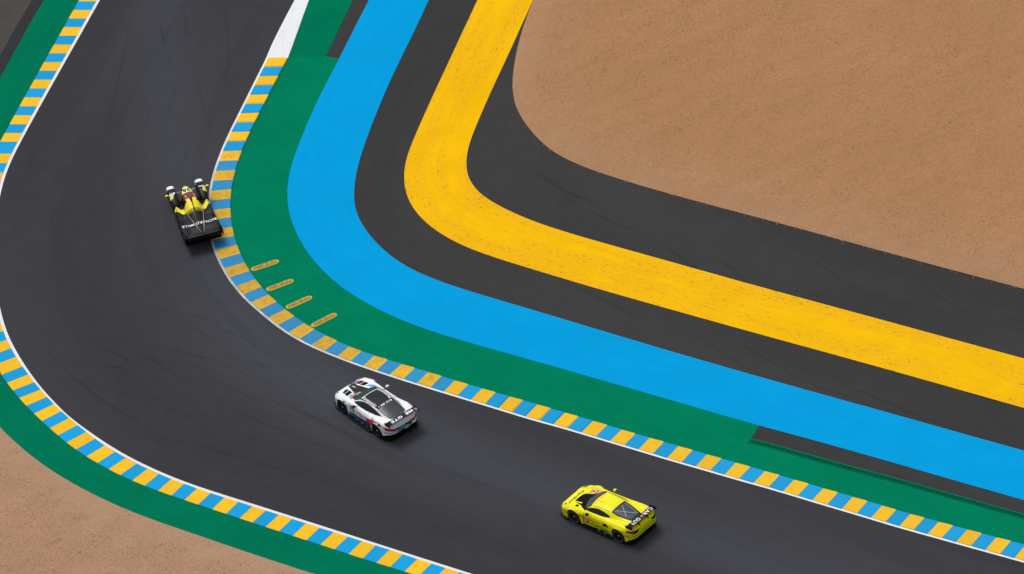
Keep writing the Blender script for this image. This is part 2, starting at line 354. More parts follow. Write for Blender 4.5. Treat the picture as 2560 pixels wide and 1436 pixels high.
# asphalt and gravel outside the green verge
oe = offset(OGR, 0)
isplit = int(np.argmin(np.linalg.norm(OGR-gp(-150, 600)[:2], axis=1)))
topO, botO = OGR[:isplit+1], OGR[isplit:]
sgn = 1 if np.dot(offset(topO, 1)[3]-topO[3], topO[3]-OKB[3]) > 0 else -1
edge2 = offset(topO, sgn*.62)
struct(strip('asphalt_edge', topO, edge2, -.004, A_EDGE, m=2), 'narrow dark asphalt joint strip beside the green verge', 'asphalt strip')
struct(strip('asphalt_apron', edge2, offset(topO, sgn*14), -.002, A_OLD, m=6), 'pale cracked asphalt apron in the upper left corner', 'apron')

def gravel_bed(name, E, far, mat, res=.16):
    n = int(alen(E)[-1]/res); m = int(np.linalg.norm(E-far, axis=1).max()/res/1.5)
    A, B = resample(E, n), resample(far, n)
    t = np.linspace(0, 1, m+1)**1.15
    X = A[:, None]+(B-A)[:, None]*t[None, :, None]
    d = np.linalg.norm(X-A[:, None], axis=2)
    z = .020+.13*np.minimum(d/1.2, 1)
    ph = rng.uniform(0, 6.28, 40); an = rng.uniform(0, 3.14, 40); fr = np.exp(rng.uniform(np.log(.3), np.log(5.0), 40))
    for a, f, p in zip(an, fr, ph): z = z+np.minimum(d/.5, 1)*(.007/f**.45)*np.sin(f*(X[..., 0]*math.cos(a)+X[..., 1]*math.sin(a))+p)
    z += np.minimum(d/.3, 1)*rng.normal(0, .004, z.shape)
    # scattered pits where stones were kicked out
    for _ in range(330):
        i, j = rng.integers(4, n-4), rng.integers(3, max(4, m-3)); r = rng.uniform(.10, .2); c = X[i, j]
        ii = slice(max(0, i-4), i+5); jj = slice(max(0, j-4), j+5)
        q = np.linalg.norm(X[ii, jj]-c, axis=2); z[ii, jj] -= .032*np.exp(-(q/r)**2)
    z[:, 0] = .012
    vs = np.concatenate([X, z[..., None]], 2).reshape(-1, 3)
    idx = np.arange(n*(m+1)).reshape(n, m+1)
    fs = np.stack([idx[:-1, :-1], idx[:-1, 1:], idx[1:, 1:], idx[1:, :-1]], -1).reshape(-1, 4)
    me = bpy.data.meshes.new(name); me.from_pydata(vs.tolist(), [], fs.tolist()); me.update()
    if me.polygons[0].normal.z < 0: me.flip_normals()
    me.polygons.foreach_set('use_smooth', [True]*len(me.polygons))
    ea = me.attributes.new('edge', 'FLOAT', 'POINT'); ea.data.foreach_set('value', np.exp(-(d/2.2)**1.5).reshape(-1))
    o = link(name, me, None, mat)
    return o, X, z
# inside gravel trap: from its edge to well past the upper right corner of the frame
nE = 260; E1 = resample(cv['GV'], nE)
farp = gp(2560, -60)[:2]
far1 = E1+(np.array(farp)[None]-E1)*np.clip((np.linalg.norm(np.array(farp)-E1, axis=1)-4)/np.linalg.norm(np.array(farp)-E1, axis=1), .1, 1)[:, None]
far1 = resample(spline(gpl([(1700,-420),(2100,-330),(2500,-250),(2900,-120),(3100,100),(3250,420),(3300,700)]), .5), nE)
gvin, X1, Z1 = gravel_bed('gravel_trap', E1, far1, G_IN)
struct(gvin, 'ochre gravel trap inside the bend, upper right', 'gravel trap')
E2 = botO; sg2 = 1 if np.dot(offset(E2, 1)[9]-E2[9], E2[9]-resample(OKB, len(OGR))[isplit+9]) > 0 else -1
cut = int(np.argmin(np.linalg.norm(E2-gp(1000, 1510)[:2], axis=1)))
gvout, X2, Z2 = gravel_bed('gravel_trap', E2[:cut+1], offset(smooth(E2, 60), sg2*13)[:cut+1], G_OUT)
struct(gvout, 'brown gravel bed outside the bend, lower left corner', 'gravel trap')

def pebbles(name, X, Z, count, cols, label):
    n, m = Z.shape; vs = []; fs = []; cs = []
    octv = np.array([(1,0,0),(0,1,0),(-1,0,0),(0,-1,0),(0,0,.75),(0,0,-.4)])
    octf = [(0,1,4),(1,2,4),(2,3,4),(3,0,4)]
    I = rng.integers(1, n-1, count); J = rng.integers(0, m-1, count)
    ju = rng.uniform(0, 1, (count, 2)); rr = rng.uniform(.014, .034, count); an = rng.uniform(0, 6.28, count); sq = rng.uniform(.6, 1.2, count)
    ci = rng.integers(0, len(cols), count); br = rng.uniform(.86, 1.18, count)
    V = np.empty((count, 6, 3)); ii = np.minimum(I+1, n-1); jj = np.minimum(J+1, m)
    P = X[I, J]+(X[ii, J]-X[I, J])*ju[:, :1]+(X[I, jj]-X[I, J])*ju[:, 1:]
    zz = Z[I, J]
    c, s = np.cos(an), np.sin(an)
    for k in range(6):
        ox, oy, oz = octv[k]; ox = ox*sq
        V[:, k, 0] = P[:, 0]+rr*(ox*c-oy*s); V[:, k, 1] = P[:, 1]+rr*(ox*s+oy*c); V[:, k, 2] = zz+rr*oz*.9+.004
    F = (np.arange(count)[:, None, None]*6+np.array(octf)[None]).reshape(-1, 3)
    me = bpy.data.meshes.new(name); me.from_pydata(V.reshape(-1, 3).tolist(), [], F.tolist()); me.update()
    ca = me.color_attributes.new('stone', 'FLOAT_COLOR', 'POINT')
    C = np.ones((count, 6, 4)); C[:, :, :3] = (np.array(cols)[ci]*br[:, None])[:, None, :]
    ca.data.foreach_set('color', C.reshape(-1))
    g = NT('stones'); a = g.n('ShaderNodeVertexColor', layer_name='stone'); g.base(a.outputs[0]); g.set(rough=.9, spec=.15)
    return tag(link(name, me, None, g.m), label, 'stones', kind='stuff')
pebbles('gravel_stones', X1, Z1, 80000, [(.47,.24,.11),(.43,.22,.10),(.56,.33,.17),(.38,.20,.10),(.48,.30,.18)], 'loose ochre stones lying all over the upper right gravel')
pebbles('gravel_stones', X2, Z2, 34000, [(.46,.26,.16),(.42,.24,.14),(.55,.36,.23),(.37,.22,.135),(.48,.32,.21)], 'loose brown stones lying all over the lower left gravel')

def spill(name, E, sgn, count, cols, label, z):
    E = resample(E, 400); k = rng.integers(20, 380, count); d = -np.abs(rng.normal(0, .06, count))-.0
    d = np.where(rng.random(count) < .08, d*4, d); Pn = np.stack([offset(E, sgn*1.)[i]-E[i] for i in k])
    P = E[k]+Pn*d[:, None]+rng.normal(0, .05, (count, 2)); return pebbles(name, np.repeat(P[:, None], 3, 1), np.full((count, 3), z), count, cols, label)
spill('spilled_stones', cv['GV'][20:-20], sGV, 500, [(.47,.26,.13),(.56,.36,.20),(.40,.24,.14)], 'stray ochre stones spilled over the gravel edge onto asphalt', .0)

# ------------------------------------------------------------------ tyre marks
tm = NT('tyre_mark'); tu = tm.coord('UV'); tn = tm.noise(tm.mapping(tu, (.5, 9, 1)), 1.0, 5, .7)
tm.base((.014, .014, .015)); tm.set(rough=.6, spec=.1)
trn = tm.n('ShaderNodeBsdfTransparent'); mx = tm.n('ShaderNodeMixShader'); fade = tm.n('ShaderNodeAttribute', attribute_name='fade')
tm.l(tm.math('MULTIPLY', fade.outputs['Fac'], tm.ramp(tn, .35, .65, .15, 1)), mx.inputs[0]); tm.l(trn.outputs[0], mx.inputs[1]); tm.l(tm.b.outputs[0], mx.inputs[2]); tm.l(mx.outputs[0], tm.out.inputs['Surface'])
def tyre_mark(parent, px, wd, amount, z):
    P = spline(gpl(px), .25); o = strip('tyre_mark', offset(P, -wd/2), offset(P, wd/2), z, tm.m, m=2); o.parent = parent
    n = len(o.data.vertices)//3; a = o.data.attributes.new('fade', 'FLOAT', 'POINT'); t = np.repeat(np.linspace(0, 1, n), 3)
    e = np.tile([0., 1., 0.], n)
    a.data.foreach_set('value', np.sin(np.pi*t)**.6*e*amount)
TM = [[(170,893),(230,905),(300,925),(345,945),(390,977)],[(215,925),(280,935),(340,955),(400,985)],[(330,768),(400,775),(480,790),(560,812)],[(300,860),(380,868),(450,880),(540,905)],[(330,896),(420,904),(520,925),(640,965)],[(240,960),(340,990),(440,1000),(560,1030)],
 [(400,55),(407,90),(411,120)],[(494,175),(500,225),(510,270),(520,310),(533,360)],[(460,25),(465,60),(466,100)],[(600,980),(700,1010),(820,1060),(940,1120)],[(520,1000),(640,1050),(760,1100),(900,1150)],[(350,1090),(480,1110),(620,1150),(760,1190)],[(420,870),(520,895),(600,930),(700,985)],[(100,860),(180,940),(300,1030),(420,1090)],
 [(560,20),(572,120),(560,230)],[(330,40),(300,180),(270,330)],[(1040,1160),(1150,1190),(1280,1240)],[(1900,1250),(2000,1270),(2150,1320)]]
for k_, q in enumerate(TM): tyre_mark(track, q, random.uniform(.16, .34), random.uniform(.14, .30), .003+.0005*(k_ % 3))
for k_ in range(46):
    x, y = random.uniform(120, 700), random.uniform(790, 1150); l_ = random.uniform(40, 150); a_ = random.uniform(.08, .42)
    q = [(x, y), (x+l_*.5, y+l_*.5*a_), (x+l_, y+l_*(a_+.12))]
    if y < 820+.2*x or True:
        ok_ = all(np.linalg.norm(OLN-gp(*p_)[:2], axis=1).min() > 1. and np.linalg.norm(INT-gp(*p_)[:2], axis=1).min() > 1.2 for p_ in q)
        if ok_ and y > 795+.33*max(0, x-30)*.0: tyre_mark(track, q, random.uniform(.07, .20), random.uniform(.10, .26), .0045+.0004*(k_ % 4))
TM2 = [[(1655,611),(1705,646),(1760,680)],[(1787,640),(1830,672),(1880,712)],[(1460,520),(1540,560),(1620,590)],[(1330,420),(1400,470),(1500,515)],[(2020,640),(2090,690),(2180,740)],[(2290,700),(2380,760),(2480,800)],[(1830,850),(1930,905),(2040,965),(2180,1010)],[(1710,825),(1790,870),(1880,930)],[(2100,960),(2230,1010),(2330,1060)],[(2250,910),(2350,955),(2500,1010)],[(1400,700),(1500,745),(1600,800)]]
for k_, q in enumerate(TM2): tyre_mark(ro, q, random.uniform(.16, .30), random.uniform(.2, .38), -.002+.0005*(k_ % 3))

# ------------------------------------------------------------------ white lines
def line_strip(name, P, w0, w1, z, label):
    return struct(strip(name, offset(P, w0), offset(P, w1), z, P_LINE, m=1), label, 'line')
sI = 1 if np.dot(offset(INT, 1)[40]-INT[40], gIG[10]-gIT[10]) < 0 else -1      # towards the track
ln = line_strip('edge_line', INT, 0, sI*.115, .006, 'thin scuffed white line along the track side of the inside kerb')
lg = NT('scuffed_white_line'); lw = lg.n('ShaderNodeAttribute', attribute_name='wear'); l1 = lg.noise(lg.mapping(lg.coord('UV'), (1.5, 6, 1)), 1.0, 5, .7)
lg.base(lg.mix(lg.math('MULTIPLY', lw.outputs['Fac'], lg.ramp(l1, .30, .62, .35, 1)), (.80, .80, .81), (.30, .29, .30))); lg.set(rough=.6, spec=0)
ln.data.materials.clear(); ln.data.materials.append(lg.m); wa = ln.data.attributes.new('wear', 'FLOAT', 'POINT')
lv = np.array([v.co[:2] for v in ln.data.vertices]); ki = np.array([np.argmin(np.linalg.norm(gIT-q, axis=1)) for q in lv])
wa.data.foreach_set('value', np.interp(ki, [0, 9, 15, 22, 32, 42, 95], [.08, .25, .85, .9, .6, .12, .08]))
sO = 1 if np.dot(offset(OLN, 1)[40]-OLN[40], OLN[40]-OKB[40]) > 0 else -1
line_strip('edge_line', OLN, -sO*.075, sO*.075, .008, 'thin clean white line along the track side of the outer kerb')
# white-painted flat kerb that runs on from the end of the inside kerb
wv = np.vstack([[wedgeT[0]+up_*EXT], wedgeT, [gIT[0]]]); wg = np.vstack([[wedgeG[0]+up_*EXT], wedgeG, [gIG[0]]])
struct(strip('white_kerb_end', wv, wg, .010, P_WHITE, m=2), 'white painted flat kerb running up from the last yellow block', 'kerb')

# ------------------------------------------------------------------ kerbs, block by block
CY, CB = (.90, .51, .018), (.0045, .335, .685)
def kerb_block(parent, a0, a1, b0, b1, color, dirt, ridge, zt, zg, lip):
    """a = track side, b = green side (start, end). Top slopes up to the end, which carries a worn-clean lip"""
    a0, a1, b0, b1 = (np.asarray(p, float) for p in (a0, a1, b0, b1))
    gap = .004
    d = (a1-a0); L = np.linalg.norm(d); a0 = a0+d/L*gap; a1 = a1-d/L*gap
    d = (b1-b0); L = np.linalg.norm(d); b0 = b0+d/L*gap; b1 = b1-d/L*gap
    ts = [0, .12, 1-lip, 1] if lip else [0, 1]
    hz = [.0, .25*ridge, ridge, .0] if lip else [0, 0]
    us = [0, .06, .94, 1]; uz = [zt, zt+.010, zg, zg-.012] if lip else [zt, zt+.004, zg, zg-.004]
    vs, fs, sl = [], [], []
    c = (a0+a1+b0+b1)/4
    for t, h in zip(ts, hz):
        pa, pb = a0+(a1-a0)*t, b0+(b1-b0)*t
        for u, z in zip(us, uz):
            p = pa+(pb-pa)*u-c; vs.append((p[0], p[1], z+h))
    nt_, nu = len(ts), len(us)
    for i in range(nt_-1):
        for j in range(nu-1):
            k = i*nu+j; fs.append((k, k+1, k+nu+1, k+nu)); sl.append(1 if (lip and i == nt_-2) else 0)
    nb = len(vs)
    ring = [j for j in range(nu)]+[i*nu+nu-1 for i in range(1, nt_)]+[(nt_-1)*nu+j for j in range(nu-2, -1, -1)]+[i*nu for i in range(nt_-2, 0, -1)]
    for k in ring: vs.append((vs[k][0], vs[k][1], -.01))
    for q in range(len(ring)):
        q2 = (q+1) % len(ring); fs.append((ring[q], ring[q2], nb+q2, nb+q)); sl.append(0)
    me = mesh('kerb_block', vs, fs)
    if me.polygons[4].normal.z < 0 or me.polygons[0].normal.z < 0: me.flip_normals()
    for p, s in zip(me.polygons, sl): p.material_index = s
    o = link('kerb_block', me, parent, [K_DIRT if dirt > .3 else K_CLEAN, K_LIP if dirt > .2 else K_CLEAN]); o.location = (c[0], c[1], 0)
    f = 1-.42*dirt; gry = np.array((.20, .155, .09)) if color is CY else np.array((.06, .12, .22))
    cc = np.array(color)*(1-.38*dirt)+gry*.38*dirt
    j = rng.uniform(.93, 1.05); o.color = (*np.clip(cc*j, 0, 1), 1)
    return o
concrete = NT('kerb_concrete'); cn = concrete.noise(concrete.coord('Object'), 6, 5, .7)
concrete.base(concrete.mix(concrete.ramp(cn, .3, .7), (.22, .21, .19), (.38, .36, .33))); concrete.set(rough=.9)
kin = strip('inside_kerb', gIT, gIG, .002, concrete.m, m=1, zb=.006)
struct(kin, 'serrated blue and yellow kerb on the inside of the bend, rubber-stained at the apex', 'kerb')
for i in range(len(gIG)-1):
    # the cars ride over the blocks around and after the apex: those are scuffed with rubber
    dirt = float(np.interp(i, [0, 7, 12, 18, 26, 33, 38, 46, 60, 80, 95], [.05, .08, .45, .9, .95, .75, .4, .15, .28, .3, .2]))
    kerb_block(kin, gIT[i], gIT[i+1], gIG[i], gIG[i+1], CY if i % 2 == 0 else CB, dirt, .028, .014, .050, .085)
# outside kerb: joints along its green side, matched points on the line
j1 = gpl(OG1); j1 = smooth(j1, 1); j2 = smooth(gpl(OG2), 1); t2 = smooth(gpl(OT2), 1)
dirn = np.array([gp(247, 0)[:2]-gp(197.5, 0)[:2]])[0]
def line_hit(P, d):
    q = OLN_in-P[None]; cr = q[:, 0]*d[1]-q[:, 1]*d[0]; ok = (q@d) > 0
    k = [i for i in range(len(cr)-1) if cr[i]*cr[i+1] <= 0 and ok[i]]
    k = min(k, key=lambda i: np.linalg.norm(q[i])); t = cr[k]/(cr[k]-cr[k+1]); return OLN_in[k]+(OLN_in[k+1]-OLN_in[k])*t
OLN_in = offset(OLN, -sO*.08)
GJ = [j1[0]+(j1[0]-j1[1])*k for k in range(20, 0, -1)]+list(j1)
hz = np.array(gp(300, 150)[:2])-np.array(gp(200, 150)[:2]); hz /= np.linalg.norm(hz)
TJ = [line_hit(np.array(p), hz) for p in GJ]
# between the two visible runs the kerb passes outside the frame: equal blocks along its edge
sK = alen(OKB); iA = int(np.argmin(np.linalg.norm(OKB-GJ[-1], axis=1))); iB = int(np.argmin(np.linalg.norm(OKB-j2[0], axis=1)))
Lm = sK[iB]-sK[iA]; nb = int(round(Lm/.79)); nb += (nb % 2 == 1)
for k in range(1, nb):
    s = sK[iA]+Lm*k/nb; p = np.array([np.interp(s, sK, OKB[:, 0]), np.interp(s, sK, OKB[:, 1])])
    d0 = TJ[len(GJ)-1-(k-1)]-GJ[len(GJ)-1-(k-1)] if k == 1 else None
    f = k/nb; dA = TJ[len(j1)+19]-GJ[len(j1)+19]; dB = t2[0]-j2[0]; d = dA/np.linalg.norm(dA)*(1-f)+dB/np.linalg.norm(dB)*f
    GJ.append(p); TJ.append(line_hit(p, d/np.linalg.norm(d)))
GJ += list(j2); TJ += list(t2)
e2 = smooth(j2, 4); st = (e2[-1]-e2[-6])/5; GJ += [j2[-1]+st*(k+1) for k in range(50)]
TJ += [t2[-1]+st*(k+1) for k in range(50)]
kout = strip('outer_kerb', np.array(TJ), np.array(GJ), .002, concrete.m, m=1)
struct(kout, 'clean flat blue and yellow kerb on the outside of the bend', 'kerb')
# the first block of the first visible run is yellow-above-blue: colour counted from there
i0b = 20
for i in range(len(GJ)-1):
    kerb_block(kout, TJ[i], TJ[i+1], GJ[i], GJ[i+1], CY if (i-i0b) % 2 == 1 else CB, .03 if i < 40 else 0.0, 0, .010, .014, 0)

# ------------------------------------------------------------------ drainage channel with slots along the asphalt patch
dk = NT('drain_dark'); dk.base((.004, .012, .009)); dk.set(rough=.9, spec=0)
gz = NT('drain_green'); gn = gz.noise(gz.coord('Object'), 9, 4, .7); gz.base(gz.mix(gz.ramp(gn, .3, .7), (.001, .10, .05), (.0012, .165, .083))); gz.set(rough=.7, spec=.0)
G0 = spline(np.vstack([grt, [grt[-1]+er*EXT]]), .1)
G0 = resample(G0, int(alen(G0)[-1]/.11)+1)
sg = 1 if np.dot(offset(G0, 1)[5]-G0[5], gIG[60]-G0[5]) > 0 else -1
drain = strip('drain_channel', offset(G0, sg*.075), offset(G0, sg*.30), -.001+.008, dk.m, m=1)
tag(drain, 'slotted green drainage channel along the edge of the lower right asphalt patch', 'drain')
def bars(name, rows):
    bm = bmesh.new()
    def quadbox(P4, z0, z1):
        b = [bm.verts.new((p[0], p[1], z0)) for p in P4]; t = [bm.verts.new((p[0], p[1], z1)) for p in P4]
        bm.faces.new(t)
        for i in range(4): bm.faces.new((b[i], b[(i+1) % 4], t[(i+1) % 4], t[i]))
    for r0, r1 in rows:
        A, B = offset(G0, sg*r0), offset(G0, sg*r1)
        for i in range(len(G0)-1):
            f = .38; quadbox([A[i], A[i]+(A[i+1]-A[i])*f, B[i]+(B[i+1]-B[i])*f, B[i]], .007, .022)
    return bmdone(bm, name)
tag(link('cross_bar', bars('cross_bar', [(.105, .165), (.195, .255)]), drain, gz.m), kind='stuff')
for r0, r1 in ((.05, .105), (.165, .195), (.255, .31)):
    s_ = strip('rail', offset(G0, sg*r0), offset(G0, sg*r1), .0225, gz.m, m=1); s_.parent = drain

# ------------------------------------------------------------------ worn speed bumps on the green strip
sb = NT('worn_bump'); so_ = sb.coord('Object')
n_ = sb.noise(sb.mapping(so_, (2.5, 9, 9)), 2.2, 5, .7, .5); geo = sb.n('ShaderNodeSeparateXYZ'); sb.l(so_, geo.inputs[0])
hgt = sb.ramp(geo.outputs[2], .030, .056)
wm = sb.math('MULTIPLY', hgt, sb.ramp(n_, .34, .56))
colr = sb.mix(wm, (.72, .43, .035), (.22, .13, .06)); n2_ = sb.noise(sb.mapping(so_, (4, 16, 16)), 3, 4, .7)
colr = sb.mix(sb.math('MULTIPLY', hgt, sb.ramp(n2_, .60, .68)), colr, (.55, .50, .45)); sb.base(colr); sb.bump(n_, .4, .01); sb.set(rough=.6, spec=.1)
BUMPS = [((630,674.3),(695.3,652.6),'worn yellow sausage bump on green strip, nearest the black car'),
         ((668,725),(731.6,701),'worn yellow sausage bump on green strip, second from the black car'),
         ((717,769.6),(777.5,742.8),'worn yellow sausage bump on green strip, third from the black car'),
         ((780.5,815.5),(839.4,785.4),'worn yellow sausage bump on green strip, nearest the white car')]
def pill(Lh, wd, h, n=28, m=9):
    vs, fs = [], []
    for i in range(n+1):
        t = -1+2*i/n; x = Lh*t; e = max(0., 1-max(0, abs(x)-(Lh-wd*1.3))**2/(wd*1.3)**2)**.5
        for j in range(m+1):
            a = math.pi*j/m; y = wd*e*math.cos(a); z = h*(e**.8)*math.sin(a)**.7
            vs.append((x, y, z))
    for i in range(n):
        for j in range(m): k = i*(m+1)+j; fs.append((k, k+1, k+m+2, k+m+1))
    return vs, fs
for a, b, lab in BUMPS:
    A, B = gp(*a)[:2], gp(*b)[:2]; L = np.linalg.norm(B-A)
    me = mesh('speed_bump', *pill(L/2, .125, .060), smooth=True)
    if me.polygons[len(me.polygons)//2].normal.z < 0: me.flip_normals()
    o = link('speed_bump', me, None, sb.m); o.location = ((A[0]+B[0])/2, (A[1]+B[1])/2, .004)
    o.rotation_euler = (0, 0, math.atan2(B[1]-A[1], B[0]-A[0])); tag(o, lab, 'speed bump', 'worn bumps on the green strip')
    base = mesh('base_flange', *pill(L/2+.04, .165, .014), smooth=True)
    if base.polygons[len(base.polygons)//2].normal.z < 0: base.flip_normals()
    fl = NT('bump_flange') if 'bump_flange' not in bpy.data.materials else None
    if fl: fl.base((.80, .50, .03)); fl.set(rough=.6, spec=.05)
    link('base_flange', base, o, bpy.data.materials['bump_flange'])
#CARS#
# ------------------------------------------------------------------ car materials
def gloss(name, c, rough=.32, coat=.12, spec=.25, metal=0., var=.06):
    g = NT(name); n = g.noise(g.coord('Object'), 2.2, 4, .6)
    g.base(g.mix(g.ramp(n, .3, .7), tuple(x*(1-var) for x in c), c)); g.set(rough=rough, coat=coat, spec=spec, metal=metal); return g.m
C_WHITE = gloss('white_bodywork', (.84, .85, .86)); C_YEL = gloss('lime_yellow_bodywork', (.87, .81, .006), coat=.06, spec=.12)
C_LIME = gloss('lime_lower_bodywork', (.58, .70, .006), coat=.05, spec=.12)
C_BLACK = gloss('black_bodywork', (.0075, .0075, .009), rough=.4, coat=.03, spec=.12); C_CARB = gloss('carbon_fibre', (.008, .008, .009), rough=.5, coat=.03, spec=.15)
C_MATT = gloss('matt_black', (.006, .006, .006), rough=.9, coat=0, spec=.1); C_ROOF = gloss('dark_grey_roof', (.015, .016, .020), rough=.5, coat=.0, spec=.12)
C_GLASS = gloss('tinted_glass', (.030, .036, .046), rough=.22, coat=.0, spec=.35); C_WSGL = gloss('dark_green_glass', (.010, .016, .016), rough=.25, coat=0, spec=.25); C_SIDEGL = gloss('dark_side_glass', (.007, .008, .010), rough=.2, coat=.0, spec=.3)
C_RED = gloss('red_print', (.62, .025, .045)); C_NAVY = gloss('navy_print', (.012, .030, .130)); C_SKY = gloss('light_blue_print', (.085, .33, .66))
C_BLUE = gloss('blue_print', (.02, .11, .36)); C_PWHITE = gloss('white_print', (.85, .86, .87), coat=0, rough=.5); C_PBLACK = gloss('black_print', (.010, .010, .010), coat=0, rough=.5)
C_GREEN = gloss('green_print', (.02, .26, .12)); C_TEAL = gloss('pale_green_plate', (.22, .48, .36)); C_LAMP = gloss('red_lamp', (.42, .012, .028), rough=.15)
C_MAROON = gloss('dark_red_bodywork', (.165, .009, .024), coat=.1); C_LYEL = gloss('yellow_print', (.90, .76, .010), coat=.05, spec=.12)
C_RUBBER = gloss('tyre_rubber', (.011, .011, .011), rough=.85, coat=0, spec=.2); C_RIM = gloss('dark_rim', (.035, .035, .038), rough=.35, coat=0, metal=.7)
C_SILVER = gloss('silver_metal', (.42, .42, .40), rough=.35, coat=0, metal=.5); C_ORANGE = gloss('orange_print', (.75, .28, .03)); C_PINK = gloss('pink_print', (.80, .28, .30))
C_BRACE = gloss('pale_grey_tube', (.48, .50, .53)); C_RWGL = gloss('blue_grey_glass', (.050, .060, .076), rough=.25, coat=0, spec=.3); C_DECK = gloss('blue_black_panel', (.013, .016, .026), rough=.35, coat=0, spec=.2); C_GOLD = gloss('dull_gold', (.10, .055, .02)); C_PURPLE = gloss('purple_print', (.10, .05, .38)); C_HEAD = gloss('lamp_glass', (.14, .17, .15), rough=.08)

# ------------------------------------------------------------------ car building tools
def lerpt(x, keys, vals): return np.interp(x, keys[::-1], np.asarray(vals, float)[::-1])
def smooth_interp(x, keys, vals):
    """monotone cubic through (keys, vals); keys fall from nose to tail"""
    k = np.asarray(keys, float)[::-1]; v = np.asarray(vals, float)[::-1]
    h = np.diff(k); d = np.diff(v)/h; m = np.zeros_like(v); m[0], m[-1] = d[0], d[-1]
    for i in range(1, len(v)-1): m[i] = 0 if d[i-1]*d[i] <= 0 else 2*d[i-1]*d[i]/(d[i-1]+d[i])
    i = np.clip(np.searchsorted(k, x)-1, 0, len(h)-1); t = (x-k[i])/h[i]
    return (2*t**3-3*t**2+1)*v[i]+(t**3-2*t**2+t)*h[i]*m[i]+(-2*t**3+3*t**2)*v[i+1]+(t**3-t**2)*h[i]*m[i+1]
def section_curve(C, sub=5):
    """smooth half section through control points C (y,z), corners kept tight"""
    C = [np.asarray(c, float) for c in C]; P = [2*C[0]-C[1]]+C+[np.array((-C[-2][0], C[-2][1]))]; out = []
    for i in range(1, len(P)-2):
        for t in np.linspace(0, 1, sub, endpoint=False):
            p0, p1, p2, p3 = P[i-1:i+3]; ten = .32
            m1, m2 = ten*(p2-p0), ten*(p3-p1)
            lim = 1.2*np.linalg.norm(p2-p1)
            for m in (m1, m2):
                l = np.linalg.norm(m)
                if l > lim: m *= lim/l
            out.append((2*t**3-3*t**2+1)*p1+(t**3-2*t**2+t)*m1+(-2*t**3+3*t**2)*p2+(t**3-t**2)*m2)
    out.append(C[-1]); return np.array(out)
def loft_body(name, T, axles, Rarch=.395, zw=.345, zs=.13, nx=64):
    """body shell from key tables T[x, W, Yf, Zf, Yi, Zi, Yb, Zb, Yr, Zr, Zt]; arches rise over the wheels"""
    K = T['x']; xs = list(np.linspace(K[-1], K[0], nx))
    for a in axles: xs += [a+Rarch*math.cos(t) for t in np.linspace(0, math.pi, 15)]
    xs = sorted(set(np.round(xs, 4))); xs = [x for i, x in enumerate(xs) if i == 0 or x-xs[i-1] > .006]
    rows = []
    for x in xs:
        g = {k: float(smooth_interp(x, K, T[k])) for k in T if k != 'x'}
        z0 = g.pop('Z0') if 'Z0' in g else zs
        for a in axles:
            if abs(x-a) < Rarch: z0 = max(z0, zw+math.sqrt(Rarch**2-(x-a)**2))
        top = g['Zf']
        zmid = max(.30*(1-.0)+.0, z0+.02); zmid = min(zmid, top-.05); zsh = max(top-.13, z0+.035); zsh = min(zsh, top-.02)
        zmid = min(zmid, zsh-.012) if zsh-.012 > z0 else z0+.3*(zsh-z0)
        C = [(g['W']-.02, min(z0, top-.06)), (g['W'], zmid), (g['W']-.01, zsh), (g['Yf'], top), (g['Yi'], g['Zi']), (g['Yb'], g['Zb']), (g['Yr'], g['Zr']), (g['Yr']*.5, g['Zt']-.2*(g['Zt']-g['Zr'])), (0, g['Zt'])]
        rows.append([(x, p[0], p[1]) for p in section_curve(C)])
    n = len(rows[0]); vs = []; fs = []
    for r in rows:
        vs += r+[(x, -y, z) for x, y, z in r[-2::-1]]
    m = 2*n-1
    for i in range(len(rows)-1):
        for j in range(m-1): k = i*m+j; fs.append((k, k+1, k+m+1, k+m))
    fs.append(tuple(range(m))); fs.append(tuple(range((len(rows)-1)*m, len(rows)*m))[::-1])
    bm = bmesh.new(); bv = [bm.verts.new(v) for v in vs]
    for f in fs:
        try: bm.faces.new([bv[i] for i in f])
        except ValueError: pass
    bmesh.ops.recalc_face_normals(bm, faces=bm.faces)
    up = sum(f.normal.z for f in bm.faces if f.calc_center_median().z > .7)
    if up < 0: bmesh.ops.reverse_faces(bm, faces=bm.faces)
    for f in bm.faces: f.smooth = len(f.verts) == 4
    tree = BVHTree.FromBMesh(bm)
    me = bpy.data.meshes.new(name); bm.to_mesh(me); bm.free()
    return me, tree
def loft_x(name, rows, cap=True, smooth_=True):
    """loft of closed rings (lists of 3D points)"""
    n = len(rows[0]); vs = [p for r in rows for p in r]; fs = []
    for i in range(len(rows)-1):
        for j in range(n): fs.append((i*n+j, i*n+(j+1) % n, (i+1)*n+(j+1) % n, (i+1)*n+j))
    bm = bmesh.new(); bv = [bm.verts.new(v) for v in vs]
    for f in fs: bm.faces.new([bv[k] for k in f])
    if cap: bm.faces.new(bv[:n]); bm.faces.new(bv[-n:])
    bmesh.ops.recalc_face_normals(bm, faces=bm.faces)
    for f in bm.faces: f.smooth = smooth_ and len(f.verts) == 4
    tree = BVHTree.FromBMesh(bm)
    me = bpy.data.meshes.new(name); bm.to_mesh(me); bm.free(); return me, tree
DIRS = {'top': ((0,0,-1), lambda u, v: (u, v, 3)), 'left': ((0,-1,0), lambda u, v: (u, 3, v)), 'right': ((0,1,0), lambda u, v: (u, -3, v)), 'rear': ((1,0,0), lambda u, v: (-5, u, v))}
